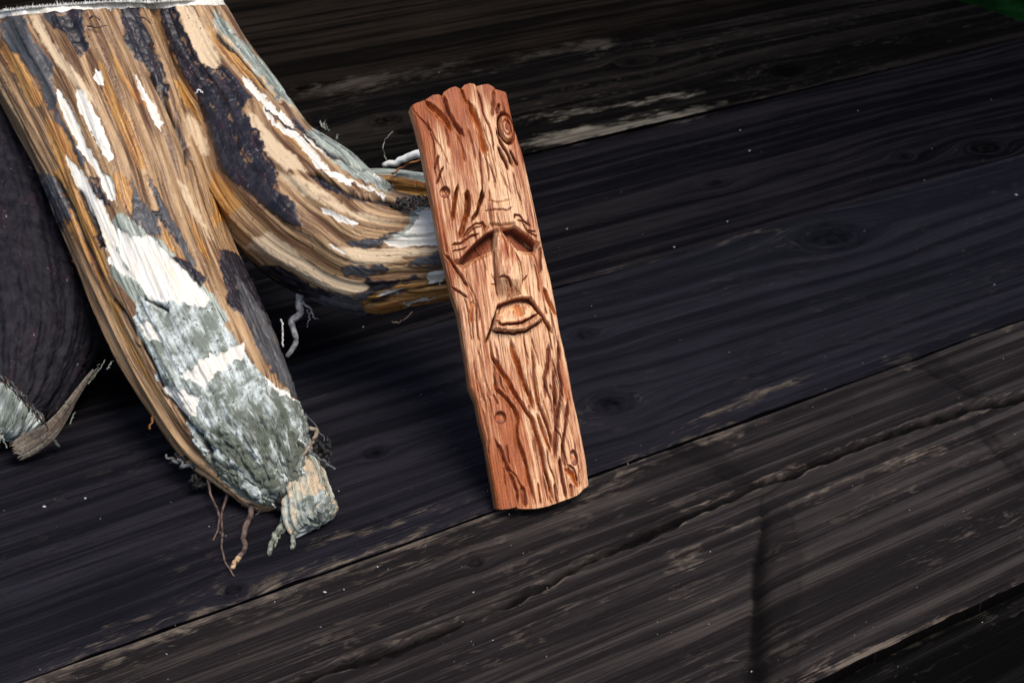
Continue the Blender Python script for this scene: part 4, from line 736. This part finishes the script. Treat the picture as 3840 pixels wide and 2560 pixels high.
# weathered slab splinter under the left root
sl = s5c([(100, 980), (300, 1045), (380, 1000), (450, 880), (640, 700), (770, 470), (880, 290), (970, 170), (860, 300), (700, 480), (540, 700), (240, 870)])
cl = [(60, 1692), (118, 1660), (180, 1620), (232, 1560), (275, 1495), (318, 1432), (352, 1385)]; wl = [40, 44, 34, 23, 15, 10, 5]
cc = catmull(np.c_[cl, wl], 90); zz = np.linspace(zt(60, 1690, .006), .43, 90); Pm = unproj(cc[:, 0], cc[:, 1], zz); Tm = np.gradient(Pm, axis=0); Tm /= np.linalg.norm(Tm, axis=1)[:, None]
Wm = Pm-CAMP; Wm /= np.linalg.norm(Wm, axis=1)[:, None]; Sm = np.cross(Tm, Wm); hw = cc[:, 2]*.44/FPX
sg = np.linspace(-1, 1, 31); rows = []
for sgn in (1, -1):
    q = Pm[:, None]+Sm[:, None]*(sg[None, :, None]*hw[:, None, None])-Wm[:, None]*(sgn*.0009+.0007*noise(sg[None]*14, np.linspace(0, 3, 90)[:, None], 3)*1.0+.002*(1-sg[None]**2))[..., None]
    q = q+Tm[:, None]*(.0035*fbm(sg[None]*9, np.zeros((90, 1)), 2)*sstep(.12, 0, np.linspace(0, 1, 90))[:, None])[..., None]; rows.append(q)
V = np.concatenate([rows[0].reshape(-1, 3), rows[1].reshape(-1, 3)]); F1 = gridf(90, 31); F2 = gridf(90, 31, off=90*31)[:, ::-1]
id1 = np.arange(90*31).reshape(90, 31); lp = np.concatenate([id1[0, :], id1[1:, -1], id1[-1, -2::-1], id1[-2:0:-1, 0]]); k = np.arange(len(lp))
Fs = np.stack([lp[k], lp[(k+1) % len(lp)], lp[(k+1) % len(lp)]+90*31, lp[k]+90*31], 1)
NVs = len(V); U_ = np.tile(np.linspace(0, .06, 90)[:, None]+0*sg[None], (1, 1)).ravel(); X_ = (sg[None]*hw[:, None]).ravel()
gcs = np.stack([X_, U_, 0*U_+5], -1); gcs = np.vstack([gcs, gcs]); z_ = np.zeros(NVs)
mesh('splinter_slab', V, np.vstack([F1, F2, Fs]), stump_m, stump, attrs=dict(white=z_, pale=z_, dark=z_+.38, orange=z_, lichen=z_, grey=z_+.9, slate=z_, crack=z_), vecs=dict(gc=gcs)) if False else mesh('splinter_slab', V, np.vstack([F1, F2, Fs]), stump_m, stump, attrs=dict(white=z_, pale=z_, dark=z_+.38, orange=z_, lichen=z_, grey=z_+.9, slate=z_, crack=z_), vecs=dict(gc=gcs))
for i, q in enumerate([[(330, 1440), (352, 1400), (372, 1365)], [(345, 1425), (378, 1378), (396, 1350)], [(402, 1385), (412, 1368), (424, 1350)], [(210, 1575), (228, 1545), (246, 1505)], [(262, 1590), (272, 1565), (280, 1548)], [(20, 1600), (12, 1640), (28, 1676)], [(6, 1610), (0, 1650), (-6, 1680)]]):
    tube('splinter', q, .4285, 6*PXM, 2.5*PXM, m_green, n=12, m=6, flat=.5, seed=300+i)
for i in range(44):        # torn splinters round the ragged foot of the front root
    f_ = rng.rand(); x0, y0 = np.interp(f_, [0, .35, .6, 1], [800, 925, 1010, 1150]), np.interp(f_, [0, .35, .6, 1], [1755, 1838, 1842, 1700])
    x0 -= 30*f_; y0 -= 18+rng.uniform(0, 40); dx, dy = np.interp(f_, [0, .5, 1], [-10, 14, 22])+rng.uniform(-14, 14), rng.uniform(16, 62)*(1-.5*f_)
    z0 = .4075+rng.uniform(0, .004)+.006*abs(f_-.55)
    tube('splinter', [(x0, y0), (x0+dx*.5+rng.uniform(-5, 5), y0+dy*.5), (x0+dx, y0+dy)], [z0-.002, z0-.001, z0+.001], rng.uniform(4, 10)*PXM, rng.uniform(1.5, 3)*PXM, (m_green, m_brown, m_grey, m_green, m_white)[i % 5], n=10, m=5, flat=.5, seed=400+i)
tube('splinter', s5c([(465, 860), (500, 910), (545, 965)]), [.437, .437, .437], 6*PXM, 5*PXM, m_green, n=10, m=6, seed=120)
for i in range(26):        # shaggy purple fibres at the foot of the left root
    x0, y0 = 10+i*6.2, 1425+i*6.5+rng.uniform(-12, 12)
    tube('fibre', [(x0-12, y0-26), (x0+rng.uniform(0, 8), y0-6), (x0+rng.uniform(6, 26), y0+rng.uniform(10, 34))], [.4235, .4215, .4235], 4*PXM, 1.6*PXM, (m_grey, m_black, m_brown)[i % 3], n=9, m=5, wob=.0006, seed=130+i)
# torn fibres standing along the sawn rim, and fine hairs on the root edges: too many to count
def spikes(name, base, dirs, lens, rad, mat):
    n = len(base); V = np.zeros((n, 4, 3)); a = np.cross(dirs, rng.normal(size=(n, 3))); a /= np.linalg.norm(a, axis=1)[:, None]; b = np.cross(dirs, a)
    for k in range(3): V[:, k] = base+rad[:, None]*(math.cos(k*2.094)*a+math.sin(k*2.094)*b)
    V[:, 3] = base+dirs*lens[:, None]; q = np.arange(n)[:, None]*4
    F = np.concatenate([q+np.array([[0, 1, 3]]), q+np.array([[1, 2, 3]]), q+np.array([[2, 0, 3]])])
    o = mesh(name, V.reshape(-1, 3), F, mat, stump, smooth=False); o['kind'] = 'stuff'; return o
bs = []
for G_, rim_ in ((G2, rim2), (G3, rim3)):
    m = rim_ > .5; pts = G_[m]; n_ = np.linalg.norm(pts-CAMP, axis=1); bs.append(pts[rng.randint(0, len(pts), 2600)])
bs = np.vstack(bs); dr = CN+rng.normal(size=bs.shape)*.35; dr /= np.linalg.norm(dr, axis=1)[:, None]
spikes('torn_fibres', bs-CN*.0003, dr, rng.uniform(.0003, .0013, len(bs))*np.where(rng.rand(len(bs)) > .95, 1.8, 1), rng.uniform(.00008, .0002, len(bs)), m_white)
hs, hd = [], []
for G_, cols in ((G2, (0, 8, 400, 205, 215)), (G3, (0, 6, 390, 196, 205))):
    for c_ in cols:
        ii = rng.randint(40, G_.shape[0]-6, 70); p = G_[ii, (c_+rng.randint(-6, 6)) % G_.shape[1]]; ctr = G_[ii].mean(1); d_ = p-ctr; d_ /= np.linalg.norm(d_, axis=1)[:, None]
        hs.append(p-d_*.0003); hd.append(d_+rng.normal(size=d_.shape)*.8)
hs = np.vstack(hs); hd = np.vstack(hd); hd /= np.linalg.norm(hd, axis=1)[:, None]
spikes('bark_hairs', hs, hd, rng.uniform(.0006, .0022, len(hs)), rng.uniform(.00005, .00012, len(hs)), m_brown)

# ================================================================== leafy bough added out of view to shade the far right of the table
bough = empty('added_shade_bough', (1.15, .45, 1.12), 'leafy green bough added out of view to shade the far right end of the table', 'added shade branch')
bl_m = plain('shade_leaf_green', (.03, .07, .015), (.07, .15, .03), .6); bb_m = plain('shade_bough_bark', (.05, .04, .03), (.14, .11, .08), .9)
def limb(name, pts, r0, r1, n=24, m=8):
    P = catmull(pts, n); T = np.gradient(P, axis=0); T /= np.linalg.norm(T, axis=1)[:, None]; a = np.cross(T, (0, 0, 1.)); a /= np.linalg.norm(a, axis=1)[:, None]; b = np.cross(T, a)
    R_ = np.linspace(r0, r1, n); ph = np.linspace(0, 2*np.pi, m, endpoint=False); G = P[:, None]+R_[:, None, None]*(np.cos(ph)[None, :, None]*a[:, None]+np.sin(ph)[None, :, None]*b[:, None])
    mesh(name, G.reshape(-1, 3), gridf(n, m, wrap=True), bb_m, bough); return P
tips = []
Pb = limb('branch', [(2.2, .35, 1.45), (1.6, .42, 1.25), (1.15, .45, 1.12), (.8, .5, 1.02), (.52, .56, .97)], .022, .005)  # unseen limb of the added shade bough
for i in range(14):
    p = Pb[int(6+i*1.25)]; sgn = -1 if i % 2 else 1; q = p+np.array([-.12, sgn*rng.uniform(.14, .3), rng.uniform(-.04, .12)])
    tips.append(limb('shade_twig', [p, (p+q)/2+[0, 0, .03], q, q+[-.06, sgn*.05, -.02]], .006, .0015, 12, 6))
nl = 5200; base = np.vstack(tips)[rng.randint(0, 14*12, nl)]+rng.normal(size=(nl, 3))*[.05, .045, .04]
d1 = rng.normal(size=(nl, 3))*[1, 1, .35]; d1 /= np.linalg.norm(d1, axis=1)[:, None]; d2 = np.cross(d1, rng.normal(size=(nl, 3))*[.3, .3, 1]); d2 /= np.linalg.norm(d2, axis=1)[:, None]; d3 = np.cross(d1, d2)
sz = rng.uniform(.026, .052, nl)[:, None]; LV = np.stack([base, base+d1*sz*.5+d2*sz*.3+d3*sz*.06, base+d1*sz, base+d1*sz*.5-d2*sz*.3+d3*sz*.06], 1).reshape(-1, 3)
o = mesh('shade_leaves', LV, np.arange(nl*4).reshape(-1, 4), bl_m, bough, smooth=False); o['kind'] = 'stuff'

# ================================================================== crumbs lying on the boards
def crumb(px, py, r, el, label):
    g_ = ground(np.array(float(px)), np.array(float(py)), .0008); th, pz = np.meshgrid(np.linspace(0, np.pi, 7), np.linspace(0, 2*np.pi, 9)[:-1], indexing='ij')
    V = np.stack([np.sin(th)*np.cos(pz)*el, np.sin(th)*np.sin(pz), np.cos(th)*.6], -1)*r; V = V*.6*(1+.35*noise(V[..., 0]/r*1.4+px, V[..., 1]/r*1.4, V[..., 2]/r+py))[..., None]
    a = rng.uniform(0, 3); V = np.stack([V[..., 0]*math.cos(a)-V[..., 1]*math.sin(a), V[..., 0]*math.sin(a)+V[..., 1]*math.cos(a), V[..., 2]], -1)
    o = mesh('wood_crumb', V.reshape(-1, 3), gridf(7, 8, wrap=True), m_crumb); o.location = tuple(g_); o['label'] = label; o['category'] = 'wood crumb'; o['group'] = 'pale crumbs on the table'
for q in [(166, 1898, .0007, 1.6, 'white crumb on the dark plank at far left, below the left root'), (320, 1867, .0006, 1, 'small tan crumb right of the white crumb at far left'),
          (2811, 565, .0007, 1.5, 'white crumb on the dark board above and right of the carving'), (3810, 730, .0008, 1.8, 'white crumb at the right edge of the picture'),
          (2728, 830, .0005, 1.9, 'tan flake on the ribbed board right of the brow of the carving'), (2126, 858, .0005, 1.2, 'tiny crumb close to the right side of the carved eyes'),
          (2528, 926, .0005, 1.7, 'bluish pale crumb at the seam right of the carved nose'), (3094, 1338, .0003, 1.4, 'pale crumb on the plank left of the far right wedge knot'),
          (1362, 1225, .0004, 2.2, 'thin pale chip in the dark under the striped root'), (1270, 1840, .0004, 1, 'speck right of the broken root end'),
          (1218, 2218, .0005, 1.8, 'speck on the ribbed plank below the broken root end'), (2818, 2516, .0003, 1.6, 'speck on the dark spike knot at the bottom edge')]: crumb(*q)
nd = 230; pxd, pyd = rng.uniform(0, 3840, nd), rng.uniform(250, 2560, nd); gd = ground(pxd, pyd, .0009); rd = rng.uniform(.00006, .00020, nd)*np.where(rng.rand(nd) > .93, 1.8, 1)
DV = gd[:, None]+rng.normal(size=(nd, 4, 3))*rd[:, None, None]; qd = np.arange(nd)[:, None]*4
o = mesh('dust_specks', DV.reshape(-1, 3), np.concatenate([qd+np.array([[0, 1, 2]]), qd+np.array([[0, 2, 3]]), qd+np.array([[0, 3, 1]]), qd+np.array([[1, 3, 2]])]), m_crumb, smooth=False)
o['kind'] = 'stuff'; o['label'] = 'fine pale dust specks scattered over the dark boards'; o['category'] = 'dust'
print('tris', sum(sum(len(p.vertices)-2 for p in []) for o in []), len(bpy.data.objects))
